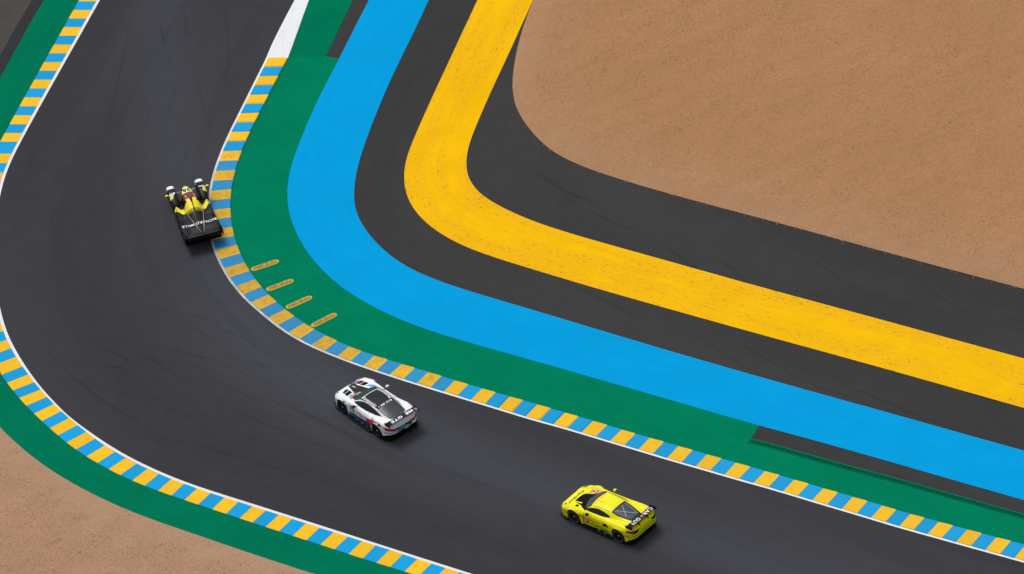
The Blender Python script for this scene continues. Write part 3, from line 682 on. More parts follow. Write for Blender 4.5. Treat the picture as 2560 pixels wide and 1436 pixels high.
def drape(bm, tree, view, off=.006, cell=.05):
    """cut a flat bmesh (u,v in x,y) into small cells and lay it on the body along the view direction"""
    us = [v.co.x for v in bm.verts]; vs = [v.co.y for v in bm.verts]
    for ax, lo, hi in ((0, min(us), max(us)), (1, min(vs), max(vs))):
        c = math.ceil(lo/cell)*cell
        while c < hi:
            geom = bm.verts[:]+bm.edges[:]+bm.faces[:]
            bmesh.ops.bisect_plane(bm, geom=geom, plane_co=(c if ax == 0 else 0, c if ax == 1 else 0, 0), plane_no=(1, 0, 0) if ax == 0 else (0, 1, 0), dist=1e-5); c += cell
    d, org = DIRS[view]; dead = []
    for v in bm.verts:
        h = tree.ray_cast(Vector(org(v.co.x, v.co.y)), Vector(d))
        if h[0] is None: dead.append(v); continue
        nrm = h[1] if h[1].dot(Vector(d)) < 0 else -h[1]
        v.co = h[0]+nrm*off
    if dead: bmesh.ops.delete(bm, geom=dead, context='VERTS')
    bmesh.ops.triangulate(bm, faces=[f for f in bm.faces if len(f.verts) > 4])
    for f in bm.faces:
        if f.normal.dot(Vector(d)) > 0: f.normal_flip()
        f.smooth = True
    return bm
def patch(parent, name, tree, poly, mat, view='top', off=.006, label=None):
    bm = bmesh.new(); bm.faces.new([bm.verts.new((u, v, 0)) for u, v in poly]); bmesh.ops.triangulate(bm, faces=bm.faces)
    drape(bm, tree, view, off)
    me = bpy.data.meshes.new(name); bm.to_mesh(me); bm.free(); o = link(name, me, parent, mat)
    if label: o['label'] = label
    return o
def sym(poly): return [(u, -v) for u, v in poly]
def ribbon(parent, name, tree, pts, w_, mat, view='top', off=.007):
    P = np.array(pts, float); P = resample(P, max(2, int(alen(P)[-1]/.06)+1)); A, B = offset(P, w_/2), offset(P, -w_/2)
    bm = bmesh.new(); va = [bm.verts.new((*p, 0)) for p in A]; vb = [bm.verts.new((*p, 0)) for p in B]
    for i in range(len(P)-1): bm.faces.new((va[i], va[i+1], vb[i+1], vb[i]))
    drape(bm, tree, view, off, .08); me = bpy.data.meshes.new(name); bm.to_mesh(me); bm.free(); return link(name, me, parent, mat)
_txt = {}
def text_mesh(body, bold=0., shear=0.):
    key = (body, bold, shear)
    if key not in _txt:
        cu = bpy.data.curves.new('t', 'FONT'); cu.body = body; cu.size = 1; cu.offset = bold; cu.shear = shear; cu.resolution_u = 3; cu.space_character = 1.12
        cu.align_x = 'CENTER'; cu.align_y = 'CENTER'
        ob = bpy.data.objects.new('t', cu); COL.objects.link(ob); dg = bpy.context.evaluated_depsgraph_get()
        me = bpy.data.meshes.new_from_object(ob.evaluated_get(dg)); bpy.data.objects.remove(ob)
        _txt[key] = ([tuple(v.co) for v in me.vertices], [tuple(p.vertices) for p in me.polygons])
    return _txt[key]
def lettering(parent, tree, body, cen, width, height, right, mat, view='top', off=.010, bold=.02, shear=0., plane=None):
    """words laid on a body. right = direction of reading in the (u,v) plane of the view; plane = (origin, x axis, y axis) for flat carriers"""
    V, F = text_mesh(body, bold, shear); V = np.array(V)[:, :2]
    lo, hi = V.min(0), V.max(0); V = (V-(lo+hi)/2)/(hi-lo)*np.array((width, height))
    bm = bmesh.new()
    if plane is not None:
        o, ax, ay = (Vector(p) for p in plane)
        bv = [bm.verts.new(o+ax*float(p[0])+ay*float(p[1])) for p in V]
    else:
        r = np.array(right, float); r /= np.linalg.norm(r); u = np.array((-r[1], r[0]))
        if view in ('left', 'rear'): u = -u
        bv = [bm.verts.new((*(np.array(cen)+r*p[0]+u*p[1]), 0)) for p in V]
    for f in F:
        try: bm.faces.new([bv[i] for i in f])
        except ValueError: pass
    if plane is None: drape(bm, tree, view, off, .06)
    me = bpy.data.meshes.new('lettering'); bm.to_mesh(me); bm.free(); return link('lettering', me, parent, mat)
def box_me(name, x0, x1, y0, y1, z0, z1, bev=.01):
    bm = bmesh.new(); bmesh.ops.create_cube(bm, size=1)
    for v in bm.verts: v.co = ((x0+x1)/2+v.co.x*(x1-x0), (y0+y1)/2+v.co.y*(y1-y0), (z0+z1)/2+v.co.z*(z1-z0))
    if bev: bmesh.ops.bevel(bm, geom=bm.edges[:], offset=bev, segments=2, affect='EDGES')
    return bmdone(bm, name)
def prism(name, poly, z0, z1):
    """plan outline extruded between two levels"""
    bm = bmesh.new(); b = [bm.verts.new((x, y, z0)) for x, y in poly]; t = [bm.verts.new((x, y, z1)) for x, y in poly]; n = len(poly)
    bm.faces.new(b); bm.faces.new(t)
    for i in range(n): bm.faces.new((b[i], b[(i+1) % n], t[(i+1) % n], t[i]))
    bmesh.ops.triangulate(bm, faces=[f for f in bm.faces if len(f.verts) > 4])
    return bmdone(bm, name)
def plate_y(name, poly, y, th):
    """side-view outline (x,z) with thickness across the car"""
    bm = bmesh.new(); a = [bm.verts.new((x, y-th/2, z)) for x, z in poly]; b = [bm.verts.new((x, y+th/2, z)) for x, z in poly]; n = len(poly)
    bm.faces.new(a); bm.faces.new(b)
    for i in range(n): bm.faces.new((a[i], a[(i+1) % n], b[(i+1) % n], b[i]))
    return bmdone(bm, name)
def lathe(prof, n=36):
    vs, fs = [], []; m = len(prof)
    for i in range(n):
        a = 2*math.pi*i/n
        for r, y in prof: vs.append((r*math.cos(a), y, r*math.sin(a)))
    for i in range(n):
        for j in range(m-1): fs.append((i*m+j, i*m+j+1, ((i+1) % n)*m+j+1, ((i+1) % n)*m+j))
    return vs, fs
def done(vs, fs, name, sm=True):
    bm = bmesh.new(); bv = [bm.verts.new(v) for v in vs]
    for f in fs:
        try: bm.faces.new([bv[i] for i in f])
        except ValueError: pass
    return bmdone(bm, name, sm)
_wheel = {}
def wheel(parent, x, y, r=.345, wd=.30, spokes=10, ring=None):
    key = (r, wd, spokes)
    if key not in _wheel:
        h = wd/2
        tyre = done(*lathe([(r*.66, -h*.9), (r*.72, -h), (r*.92, -h), (r*.985, -h*.86), (r, -h*.6), (r, h*.6), (r*.985, h*.86), (r*.92, h), (r*.72, h), (r*.66, h*.9)]), 'tyre')
        vs, fs = lathe([(r*.665, -h*.9), (r*.665, h*.92), (r*.62, h*.94), (r*.60, h*.80), (r*.60, h*.2)])
        for k in range(spokes):
            a = 2*math.pi*k/spokes
            for (ra, wa, ya), (rb, wb, yb) in (((r*.12, .022, h*.62), (r*.62, .016, h*.82)),):
                b0 = len(vs)
                for rr_, ww, yy in ((ra, wa, ya), (rb, wb, yb)):
                    for s_ in (-1, 1):
                        for dy in (0, -.03): vs.append((rr_*math.cos(a)-s_*ww*math.sin(a), yy+dy, rr_*math.sin(a)+s_*ww*math.cos(a)))
                fs += [(b0, b0+2, b0+6, b0+4), (b0, b0+4, b0+5, b0+1), (b0+2, b0+3, b0+7, b0+6)]
        rim = done(vs, fs, 'rim', False)
        hub = done(*lathe([(.001, h*.70), (r*.10, h*.70), (r*.13, h*.60), (r*.13, h*.2), (r*.52, h*.2), (r*.52, h*.0), (.001, 0)], 24), 'hub', False)
        rg = done(*lathe([(r*.80, h*1.0+.001), (r*.84, h*1.0+.002)], 48), 'sidewall_ring')
        _wheel[key] = (tyre, rim, hub, rg)
    tyre, rim, hub, rg = _wheel[key]
    def put(nm, me, par, mat):
        o = bpy.data.objects.new(nm, me); COL.objects.link(o); o.parent = par
        if not me.materials: me.materials.append(mat)
        return o
    w_ = put('wheel', hub, parent, C_SILVER); w_.location = (x, y, r); w_.rotation_euler = (0, 0, 0 if y > 0 else math.pi)
    put('tyre', tyre, w_, C_RUBBER); put('rim', rim, w_, C_RIM)
    if ring: put('sidewall_ring', rg, w_, ring)
    return w_
def arch_liner(parent, x, y, r=.39, z=.345):
    s = 1 if y > 0 else -1; vs, fs = [], []
    for i in range(25):
        a = math.pi*(-.12+1.24*i/24)
        for yy in (y-s*.02, y-s*.46): vs.append((x+r*math.cos(a), yy, z+r*math.sin(a)))
    for i in range(24): fs.append((2*i, 2*i+1, 2*i+3, 2*i+2))
    b = len(vs); vs.append((x, y-s*.46, z)); fs += [(2*i+1, 2*i+3, b) for i in range(24)]
    return link('wheel_arch', mesh('wheel_arch', vs, fs), parent, C_MATT)
def aero_wing(parent, x0, x1, z0, z1, half, mat, plate=None, end=None):
    """wing: cambered plank spanning the car with end plates. x0 leading edge, x1 trailing edge"""
    c = x0-x1; prof = []
    for t in np.linspace(0, 1, 9): prof.append((x0-c*t, z0+(z1-z0)*t**1.5-.015*math.sin(math.pi*t)+.012*(1-t)))
    for t in np.linspace(1, 0, 9): prof.append((x0-c*t, z0+(z1-z0)*t**1.5-.045*math.sin(math.pi*min(1, t*1.15))*(1-.5*t)-.006))
    rows = [[(x, y, z) for x, z in prof] for y in (-half, -half*.5, 0, half*.5, half)]
    me, tree = loft_x('rear_wing', rows); w_ = link('rear_wing', me, parent, mat)
    for s in (-1, 1):
        link('end_plate', plate_y('end_plate', [(x0+.05, z0-.10), (x0+.05, z0+.05), (x1-.02, z1+.05), (x1-.05, z0-.07)], s*(half+.012), .018), w_, end or mat)
    return w_, tree
def mirror(parent, x, y, z, mat):
    s = 1 if y > 0 else -1; rows = []
    for t, k in ((0, .45), (.25, .9), (.6, 1.), (1., .95)):
        rows.append([(x+.09-.15*t, y+s*.09*k*math.cos(a), z+.055*k*math.sin(a)) for a in np.linspace(0, 2*math.pi, 12, endpoint=False)])
    m = link('mirror', loft_x('mirror', rows)[0], parent, mat)
    a = Vector((x-.02, y-s*.05, z-.03)); b = Vector((x+.04, y-s*.22, z-.10)); rows = []
    for p in (a, b): rows.append([tuple(p+Vector((.018*math.cos(q), 0, .012*math.sin(q)))) for q in np.linspace(0, 2*math.pi, 6, endpoint=False)])
    link('mirror_arm', loft_x('mirror_arm', rows)[0], m, C_CARB)
    g_ = mesh('mirror_glass', [(x-.063, y+s*.075*math.cos(q), z+.042*math.sin(q)) for q in np.linspace(0, 2*math.pi, 12, endpoint=False)], [tuple(range(12))])
    link('mirror_glass', g_, m, C_GLASS)
    return m
def tube(parent, name, a, b, r, mat):
    a, b = Vector(a), Vector(b); d = (b-a).normalized(); u = d.orthogonal().normalized(); v = d.cross(u); rows = []
    for p in (a, b): rows.append([tuple(p+u*r*math.cos(q)+v*r*math.sin(q)) for q in np.linspace(0, 2*math.pi, 8, endpoint=False)])
    return link(name, loft_x(name, rows)[0], parent, mat)
def roundpoly(P, n=3, k=.22):
    """cut the corners of a polygon n times"""
    P = [np.array(p, float) for p in P]
    for _ in range(n):
        Q = []
        for i in range(len(P)): a, b = P[i], P[(i+1) % len(P)]; Q += [a*(1-k)+b*k, a*k+b*(1-k)]
        P = Q
    return [tuple(p) for p in P]
RF, RB = (0, 1), (0, -1)        # reading direction on upward faces: read from the front / from behind

# ------------------------------------------------------------------ lime yellow GT coupe (mid-engined)
fc = empty('race_car', (2.52, -18.50, .002), 2.3238)
tag(fc, 'lime yellow GT race car with black rear wing, white X braces in its rear window', 'race car', 'race cars on the track')
TF = dict(x=[2.34,2.26,2.0,1.65,1.33,1.0,.8,.45,.1,-.3,-.65,-1.0,-1.33,-1.7,-1.88,-2.02,-2.12,-2.17],
 Z0=[.14,.13,.12,.12,.12,.13,.13,.13,.13,.13,.13,.13,.13,.17,.26,.33,.36,.38],
 W=[.50,.72,.91,.975,1.0,.985,.965,.95,.95,.96,.98,1.0,1.015,.985,.93,.85,.74,.62],
 Yf=[.40,.58,.74,.81,.84,.84,.85,.86,.86,.86,.86,.86,.86,.84,.80,.745,.655,.55],
 Zf=[.42,.53,.67,.78,.83,.83,.83,.84,.85,.86,.87,.895,.915,.905,.885,.865,.84,.81],
 Yi=[.30,.45,.58,.63,.66,.70,.77,.79,.79,.77,.72,.64,.57,.51,.50,.50,.48,.42],
 Zi=[.42,.51,.61,.69,.73,.77,.84,.87,.88,.89,.90,.90,.895,.885,.875,.865,.845,.815],
 Yb=[.25,.38,.48,.52,.53,.58,.73,.76,.75,.73,.67,.57,.50,.44,.43,.42,.40,.35],
 Zb=[.42,.51,.61,.68,.73,.79,.87,.90,.91,.92,.93,.935,.925,.905,.895,.88,.855,.82],
 Yr=[.15,.24,.32,.36,.37,.42,.62,.58,.55,.53,.49,.43,.385,.34,.33,.32,.30,.26],
 Zr=[.42,.51,.61,.69,.745,.84,.92,1.06,1.10,1.095,1.065,1.01,.96,.92,.905,.89,.86,.825],
 Zt=[.42,.515,.62,.70,.765,.88,.97,1.115,1.155,1.155,1.115,1.05,.985,.93,.91,.895,.865,.83])
me, TR = loft_body('body', TF, (1.325, -1.33))
link('body', me, fc, C_YEL)
patch(fc, 'bonnet_vent', TR, [(1.70,.38),(1.72,.2),(1.72,0),(1.69,-.18),(1.62,-.28),(1.2,-.38),(.95,-.56),(.74,-.74),(.64,-.72),(.98,-.3),(1.04,0),(.98,.3),(.64,.72),(.72,.80),(.90,.70),(1.2,.52)], C_MATT)
for s in (1, -1):
    patch(fc, 'bonnet_blade', TR, [(1.70,s*.40),(1.66,s*.36),(1.24,s*.34),(1.24,s*.42)], C_YEL, off=.02)
    patch(fc, 'headlight', TR, [(2.10,s*.60),(2.00,s*.76),(1.78,s*.80),(1.93,s*.68)], C_HEAD)
wsp = [(.98,.30),(1.04,0),(.98,-.30),(.80,-.62),(.72,-.68),(.50,-.56),(.56,-.3),(.58,0),(.56,.3),(.50,.56),(.72,.68),(.80,.62)]
patch(fc, 'windscreen', TR, wsp, C_GLASS)
ribbon(fc, 'windscreen_surround', TR, [(.72,.69),(.49,.57),(.55,.3),(.57,0),(.55,-.3),(.49,-.57),(.72,-.69)], .03, C_PBLACK)
rwf = [(-.62,.47),(-.62,-.47),(-1.0,-.46),(-1.42,-.38),(-1.80,-.30),(-1.92,-.26),(-1.92,.26),(-1.80,.30),(-1.42,.38),(-1.0,.46)]
patch(fc, 'engine_cover', TR, rwf, C_CARB, off=.005)
patch(fc, 'rear_window', TR, [(-.70,.40),(-.70,-.40),(-1.05,-.385),(-1.62,-.27),(-1.62,.27),(-1.05,.385)], C_RWGL, off=.011)
ribbon(fc, 'brace', TR, [(-.74,.30),(-1.56,-.20)], .024, C_BRACE, off=.016); ribbon(fc, 'brace', TR, [(-.74,-.14),(-1.34,.28)], .024, C_BRACE, off=.018)
ribbon(fc, 'brace', TR, [(-.74,-.36),(-1.56,-.235)], .014, C_BRACE, off=.016)
swf = roundpoly([(.86,.885),(.62,.955),(.40,1.03),(.10,1.08),(-.25,1.06),(-.55,1.0),(-.74,.93),(-.3,.90),(.2,.895)], 1)
for v in ('left', 'right'):
    patch(fc, 'side_window', TR, swf, C_SIDEGL, v)
    patch(fc, 'side_intake', TR, roundpoly([(-.42,.56),(-.52,.74),(-.64,.78),(-.76,.70),(-.78,.60),(-.60,.60)], 1), C_MATT, v)
    patch(fc, 'lower_side', TR, [(.80,.16),(.82,.30),(.40,.40),(-.10,.50),(-.50,.55),(-.92,.46),(-.95,.16)], C_LIME, v, .004)
    ribbon(fc, 'door_seam', TR, [(.70,.80),(.72,.50),(.60,.22)], .012, C_PBLACK, v); ribbon(fc, 'door_seam', TR, [(-.42,.80),(-.45,.45),(-.40,.22)], .012, C_PBLACK, v)
    ribbon(fc, 'side_crease', TR, [(.42,.565),(-.20,.575)], .028, C_PBLACK, v)
    patch(fc, 'number_panel', TR, [(.78,.30),(.78,.58),(.40,.60),(.40,.32)], C_RED, v)
    rd = (-1, 0) if v == 'left' else (1, 0)
    lettering(fc, TR, '57', (.59,.45), .26, .20, rd, C_PWHITE, v, bold=.03)
    patch(fc, 'decal', TR, [(-1.74,.48),(-1.74,.58),(-1.92,.58),(-1.92,.48)], C_RED, v); lettering(fc, TR, 'RWY', (-1.83,.53), .13, .05, rd, C_PWHITE, v, off=.012)
    lettering(fc, TR, 'CarGuy', (-.22,.38), 1.0, .19, rd, C_PBLACK, v, bold=.015)
    patch(fc, 'sill', TR, [(.82,.135),(.82,.20),(.20,.22),(-.45,.30),(-.92,.26),(-.94,.135)], C_MATT, v, .008)
    for k_, x_ in enumerate((-.05, -.42)): patch(fc, 'sill_decal', TR, [(x_,.155),(x_,.185),(x_-.16,.185),(x_-.16,.155)], C_PWHITE, v, .014)
    ribbon(fc, 'roof_seam', TR, [(.40,.53 if v == 'left' else -.53),(-.55,.47 if v == 'left' else -.47)], .014, C_PBLACK)
    ribbon(fc, 'nose_graphic', TR, [(2.12,.50),(1.95,.46),(1.76,.42)], .05, C_PBLACK, v)
    ribbon(fc, 'side_graphic', TR, [(-.55,.44),(-.75,.36),(-.92,.34)], .04, C_PBLACK, v)
    ribbon(fc, 'fender_vent', TR, [(.98,.64),(.66,.66)], .02, C_PBLACK, v); ribbon(fc, 'fender_vent', TR, [(.98,.58),(.68,.59)], .02, C_PBLACK, v)
patch(fc, 'number_panel', TR, [(1.52,-.40),(1.52,-.66),(1.18,-.72),(1.17,-.44)], C_RED); lettering(fc, TR, '57', (1.35,-.56), .24, .24, RF, C_PWHITE, bold=.03)
patch(fc, 'decal', TR, [(1.15,-.48),(1.16,-.72),(.98,-.74),(.98,-.60)], C_PINK)
lettering(fc, TR, 'CarGuy', (1.90,.06), 1.05, .17, RF, C_PBLACK, bold=.03)
lettering(fc, TR, 'CARGUY', (.42,0), .80, .07, RB, C_PINK, bold=.02)
patch(fc, 'roof_aerial', TR, roundpoly([(.20,.16),(.20,.20),(.15,.20),(.15,.16)], 1), C_PBLACK, off=.02)
# lower and tail details
link('floor', prism('floor', [(2.42,.55),(2.30,.86),(1.95,1.0),(1.74,1.01),(.92,.98),(.80,1.03),(-.85,1.05),(-.92,.98),(-1.76,.98),(-1.95,.90),(-2.10,.72),(-2.10,-.72),(-1.95,-.90),(-1.76,-.98),(-.92,-.98),(-.85,-1.05),(.80,-1.03),(.92,-.98),(1.74,-1.01),(1.95,-1.0),(2.30,-.86),(2.42,-.55)], .07, .105), fc, C_CARB)
patch(fc, 'rear_panel', TR, [(.93,.30),(.93,.60),(.40,.68),(-.40,.68),(-.93,.60),(-.93,.30)], C_LIME, 'rear', .004)
for s in (1, -1):
    patch(fc, 'tail_light', TR, roundpoly([(s*.40,.78),(s*.48,.66),(s*.74,.62),(s*.85,.68),(s*.84,.80),(s*.60,.78)], 1), C_MATT, 'rear', .008)
    patch(fc, 'lamp', TR, roundpoly([(s*.68,.66),(s*.69,.77),(s*.84,.80),(s*.87,.70)], 1), C_LAMP, 'rear', .014)
    lo = patch(fc, 'tail_light_side', TR, [(-2.04,.68),(-2.02,.80),(-1.82,.83),(-1.86,.72)], C_LAMP, 'left' if s > 0 else 'right', .008)
ribbon(fc, 'bumper_seam', TR, [(.86,.50),(0,.52),(-.86,.50)], .014, C_PBLACK, 'rear')
patch(fc, 'decal', TR, [(-.12,.40),(-.12,.47),(-.32,.47),(-.32,.40)], C_PINK, 'rear', .01)
patch(fc, 'exhaust', TR, roundpoly([(.06,.41),(.06,.47),(.0,.47),(.0,.41)], 1), C_MATT, 'rear', .012)
link('diffuser', prism('diffuser', [(-1.80,.86),(-2.06,.66),(-2.06,-.66),(-1.80,-.86)], .11, .34), fc, C_MATT)
for y in (-.45, -.15, .15, .45): link('diffuser_fin', plate_y('diffuser_fin', [(-1.8,.10),(-1.8,.30),(-2.14,.32),(-2.10,.14)], y, .02), fc, C_CARB)
wg_, WT = aero_wing(fc, -1.80, -2.12, 1.02, 1.06, .84, C_CARB)
lettering(wg_, WT, 'CAR', (-1.96,-.48), .58, .23, RF, C_PWHITE, bold=.02); lettering(wg_, WT, 'GUY', (-1.96,.36), .56, .23, RF, C_PWHITE, bold=.02)
patch(wg_, 'decal', WT, [(-1.89,-.14),(-1.89,-.02),(-2.02,-.02),(-2.02,-.14)], C_RED, off=.006); lettering(wg_, WT, 'c', (-1.95,-.08), .08, .08, RF, C_PWHITE, off=.012)
for y in (-.30, .30): link('wing_strut', plate_y('wing_strut', [(-1.96,1.02),(-2.06,1.03),(-2.16,.84),(-2.10,.80),(-1.98,.86)], y, .03), fc, C_MATT)
for s in (1, -1): mirror(fc, .42, s*1.0, .89, C_YEL if s < 0 else C_CARB)
for x in (1.325, -1.33):
    for s in (1, -1): wheel(fc, x, s*.855, ring=C_SILVER); arch_liner(fc, x, s*.98)

# ------------------------------------------------------------------ white GT coupe (front-engined)
wc = empty('race_car', (-7.16, -7.74, .002), 2.1354)
tag(wc, 'white GT race car with dark roof and red and blue stripes, black rear wing', 'race car', 'race cars on the track')
TB = dict(x=[2.14,2.06,1.84,1.58,1.28,1.0,.7,.4,.1,-.3,-.7,-1.0,-1.36,-1.66,-1.92,-2.12,-2.26],
 Z0=[.14,.13,.12,.12,.12,.13,.13,.13,.13,.13,.13,.13,.13,.20,.32,.38,.42],
 W=[.52,.74,.90,.965,.985,.965,.945,.935,.93,.935,.945,.97,1.01,.985,.90,.78,.62],
 Yf=[.40,.60,.76,.82,.85,.84,.85,.85,.85,.85,.85,.86,.87,.84,.79,.70,.56],
 Zf=[.46,.60,.73,.81,.85,.86,.865,.85,.84,.84,.85,.885,.935,.935,.905,.87,.82],
 Yi=[.30,.46,.60,.66,.70,.72,.76,.77,.77,.76,.73,.68,.62,.56,.54,.52,.44],
 Zi=[.46,.59,.71,.77,.81,.84,.875,.87,.86,.865,.88,.91,.94,.95,.94,.91,.84],
 Yb=[.24,.38,.50,.54,.57,.60,.68,.72,.73,.72,.69,.64,.58,.52,.50,.47,.38],
 Zb=[.46,.59,.71,.775,.82,.855,.895,.895,.89,.895,.905,.935,.96,.965,.95,.92,.85],
 Yr=[.15,.24,.32,.36,.40,.44,.60,.57,.54,.53,.52,.50,.48,.46,.43,.39,.30],
 Zr=[.46,.595,.72,.79,.84,.87,.93,1.04,1.13,1.165,1.155,1.125,1.06,1.01,.965,.93,.86],
 Zt=[.465,.60,.73,.805,.855,.89,.955,1.08,1.175,1.215,1.205,1.175,1.10,1.035,.98,.94,.865])
me, TR = loft_body('body', TB, (1.26, -1.36))
link('body', me, wc, C_WHITE)
patch(wc, 'roof_panel', TR, roundpoly([(.30,.56),(.36,0),(.30,-.56),(-.2,-.53),(-.7,-.51),(-1.06,-.48),(-1.06,.48),(-.7,.51),(-.2,.53)], 0), C_ROOF, off=.004)
patch(wc, 'windscreen', TR, [(.80,.34),(.84,0),(.80,-.34),(.64,-.62),(.56,-.66),(.14,-.52),(.18,0),(.14,.52),(.56,.66),(.64,.62)], C_WSGL, off=.009)
patch(wc, 'sun_strip', TR, [(.22,.50),(.25,0),(.22,-.50),(.17,-.50),(.20,0),(.17,.50)], C_PWHITE, off=.014)
patch(wc, 'rear_window', TR, roundpoly([(-1.03,.47),(-1.03,-.47),(-1.45,-.46),(-1.86,-.42),(-1.90,0),(-1.86,.42),(-1.45,.46)], 1, .12), C_GLASS, off=.008)
ribbon(wc, 'window_seal', TR, [(-1.05,.47),(-1.45,.465),(-1.84,.43),(-1.92,.2),(-1.92,-.2),(-1.84,-.43),(-1.45,-.465),(-1.05,-.47)], .03, C_PBLACK, off=.012)
patch(wc, 'boot_vent', TR, [(-1.93,.33),(-1.95,-.33),(-1.98,-.33),(-1.96,.33)], C_MATT)
# bonnet: black centre, vents and stripes
patch(wc, 'bonnet_panel', TR, [(1.86,.08),(1.25,.26),(1.14,.26),(.96,.34),(.84,.60),(.66,.64),(.84,0),(.72,-.36),(.74,-.36),(1.56,-.22),(1.84,-.12)], C_CARB, off=.005)
patch(wc, 'stripe', TR, [(2.02,.0),(1.90,-.10),(1.60,-.20),(1.55,-.30),(1.80,-.24),(2.05,-.14)], C_NAVY); patch(wc, 'stripe', TR, [(2.04,-.06),(2.02,-.18),(1.78,-.30),(1.52,-.38),(1.58,-.50),(1.86,-.38),(2.02,-.22)], C_BLUE)
patch(wc, 'stripe', TR, [(2.02,-.24),(1.86,-.40),(1.62,-.52),(1.60,-.62),(1.90,-.52),(1.98,-.38)], C_RED)
patch(wc, 'stripe', TR, [(1.14,-.44),(1.06,-.60),(.88,-.70),(.66,-.70),(.76,-.50),(.98,-.46)], C_SKY)
patch(wc, 'bonnet_stripe', TR, [(1.56,-.18),(1.58,-.25),(.78,-.44),(.76,-.34)], C_PWHITE, off=.009)
for s in (1, -1):
    patch(wc, 'bonnet_vent', TR, [(1.70,s*.30),(1.64,s*.56),(1.49,s*.60),(1.50,s*.30)], C_MATT, off=.009); patch(wc, 'bonnet_vent', TR, [(1.45,s*.29),(1.44,s*.60),(1.20,s*.64),(1.20,s*.33)], C_MATT, off=.009)
    patch(wc, 'headlight', TR, [(1.98,s*.56),(1.88,s*.76),(1.74,s*.79),(1.86,s*.62)], C_HEAD)
patch(wc, 'number_panel', TR, [(1.14,.26),(1.12,.62),(.94,.62),(.94,.33)], C_GREEN, off=.009); lettering(wc, TR, '81', (1.04,.46), .24, .14, RF, C_PWHITE, off=.014, bold=.03)
patch(wc, 'decal', TR, [(.92,.08),(.93,.36),(.83,.38),(.80,.10)], C_TEAL, off=.010); patch(wc, 'decal', TR, [(.91,.40),(.90,.70),(.82,.70),(.84,.42)], C_RED, off=.012); patch(wc, 'decal', TR, [(1.03,.20),(1.02,.38),(.98,.38),(.98,.20)], C_RED, off=.012)
lettering(wc, TR, 'Panasonic', (-.32,.42), .98, .17, (-1, 0), C_PWHITE, bold=.02); lettering(wc, TR, 'Panasonic', (-.32,-.42), .98, .17, (1, 0), C_PWHITE, bold=.02)
lettering(wc, TR, 'M8 GTE', (-.96,-.06), .66, .11, RB, C_PWHITE, bold=.03, shear=.25); patch(wc, 'decal', TR, [(-.90,.31),(-.90,.38),(-1.0,.41),(-1.0,.33)], C_PURPLE, off=.010)
lettering(wc, TR, 'BMW', (1.50,0), .26, .08, (-1, 0), C_PWHITE, off=.012)
swb = roundpoly([(.50,.91),(.34,1.0),(.14,1.07),(-.10,1.13),(-.45,1.15),(-.85,1.10),(-1.36,.975),(-1.0,.935),(-.4,.90),(.1,.895)], 1, .15)
for v, s in (('left', 1), ('right', -1)):
    patch(wc, 'side_window', TR, swb, C_SIDEGL, v)
    ribbon(wc, 'window_seal', TR, [(.52,.905),(.1,.885),(-.4,.89),(-1.0,.925),(-1.36,.968)], .03, C_PBLACK, v, .010)
    patch(wc, 'quarter_vent', TR, [(-1.52,.80),(-1.58,.87),(-1.80,.84),(-1.74,.78)], C_PBLACK, v, .010)
    ribbon(wc, 'window_pillar', TR, [(-.02,.96),(-.10,1.12)], .02, C_PBLACK, v, .012); rd = (-s, 0)
    patch(wc, 'stripe', TR, [(.78,.14),(.80,.34),(.40,.42),(-.10,.42),(-.60,.48),(-.90,.46),(-.92,.14)], C_NAVY, v, .005); patch(wc, 'stripe', TR, [(.72,.20),(.74,.32),(.36,.38),(.0,.32),(.0,.18)], C_BLUE, v, .009)
    patch(wc, 'stripe', TR, [(-.56,.46),(-.62,.68),(-1.05,.82),(-1.62,.90),(-1.22,.79),(-.99,.66),(-.95,.46)], C_RED, v, .007)
    patch(wc, 'number_panel', TR, [(.62,.44),(.62,.80),(.30,.82),(.30,.46)], C_TEAL, v); patch(wc, 'number_panel', TR, [(.56,.48),(.56,.68),(.36,.69),(.36,.49)], C_GREEN, v, .012); lettering(wc, TR, '81', (.46,.585), .15, .13, rd, C_PWHITE, v, .018, bold=.03)
    patch(wc, 'decal', TR, [(.56,.71),(.56,.78),(.36,.79),(.36,.72)], C_RED, v, .012)
    patch(wc, 'decal', TR, roundpoly([(.16,.52),(.16,.66),(.02,.66),(.02,.52)], 2), C_ORANGE, v); patch(wc, 'decal', TR, [(-.04,.52),(-.04,.60),(-.26,.60),(-.26,.52)], C_RED, v)
    lettering(wc, TR, 'H&R', (-.15,.66), .16, .06, rd, C_PBLACK, v); lettering(wc, TR, 'NAETRA', (-.52,.60), .42, .10, rd, C_PBLACK, v, bold=.02); lettering(wc, TR, 'Panasonic', (-1.24,.86), .46, .07, rd, C_BLUE, v)
    lettering(wc, TR, 'M8', (-1.62,.84), .16, .07, rd, C_PBLACK, v); lettering(wc, TR, 'LM24', (1.06,.76), .24, .06, rd, C_PBLACK, v)
    patch(wc, 'fender_vent', TR, [(.96,.42),(.94,.66),(.86,.66),(.84,.40)], C_MATT, v); patch(wc, 'stripe', TR, [(-1.28,.80),(-1.42,.88),(-1.62,.86),(-1.55,.80)] if s < 0 else [(-2.10,.46),(-2.10,.52),(-1.90,.52),(-1.86,.46)], C_SKY, v, .008)
    ribbon(wc, 'door_seam', TR, [(.66,.88),(.70,.55),(.62,.20)], .012, C_PBLACK, v); ribbon(wc, 'door_seam', TR, [(-.62,.92),(-.66,.6),(-.60,.20)], .012, C_PBLACK, v)
    for k, x in enumerate((.30, -.05, -.40)): patch(wc, 'sill_decal', TR, [(x,.145),(x,.19),(x-.2,.19),(x-.2,.145)], C_PWHITE if k % 2 else C_TEAL, v, .012)
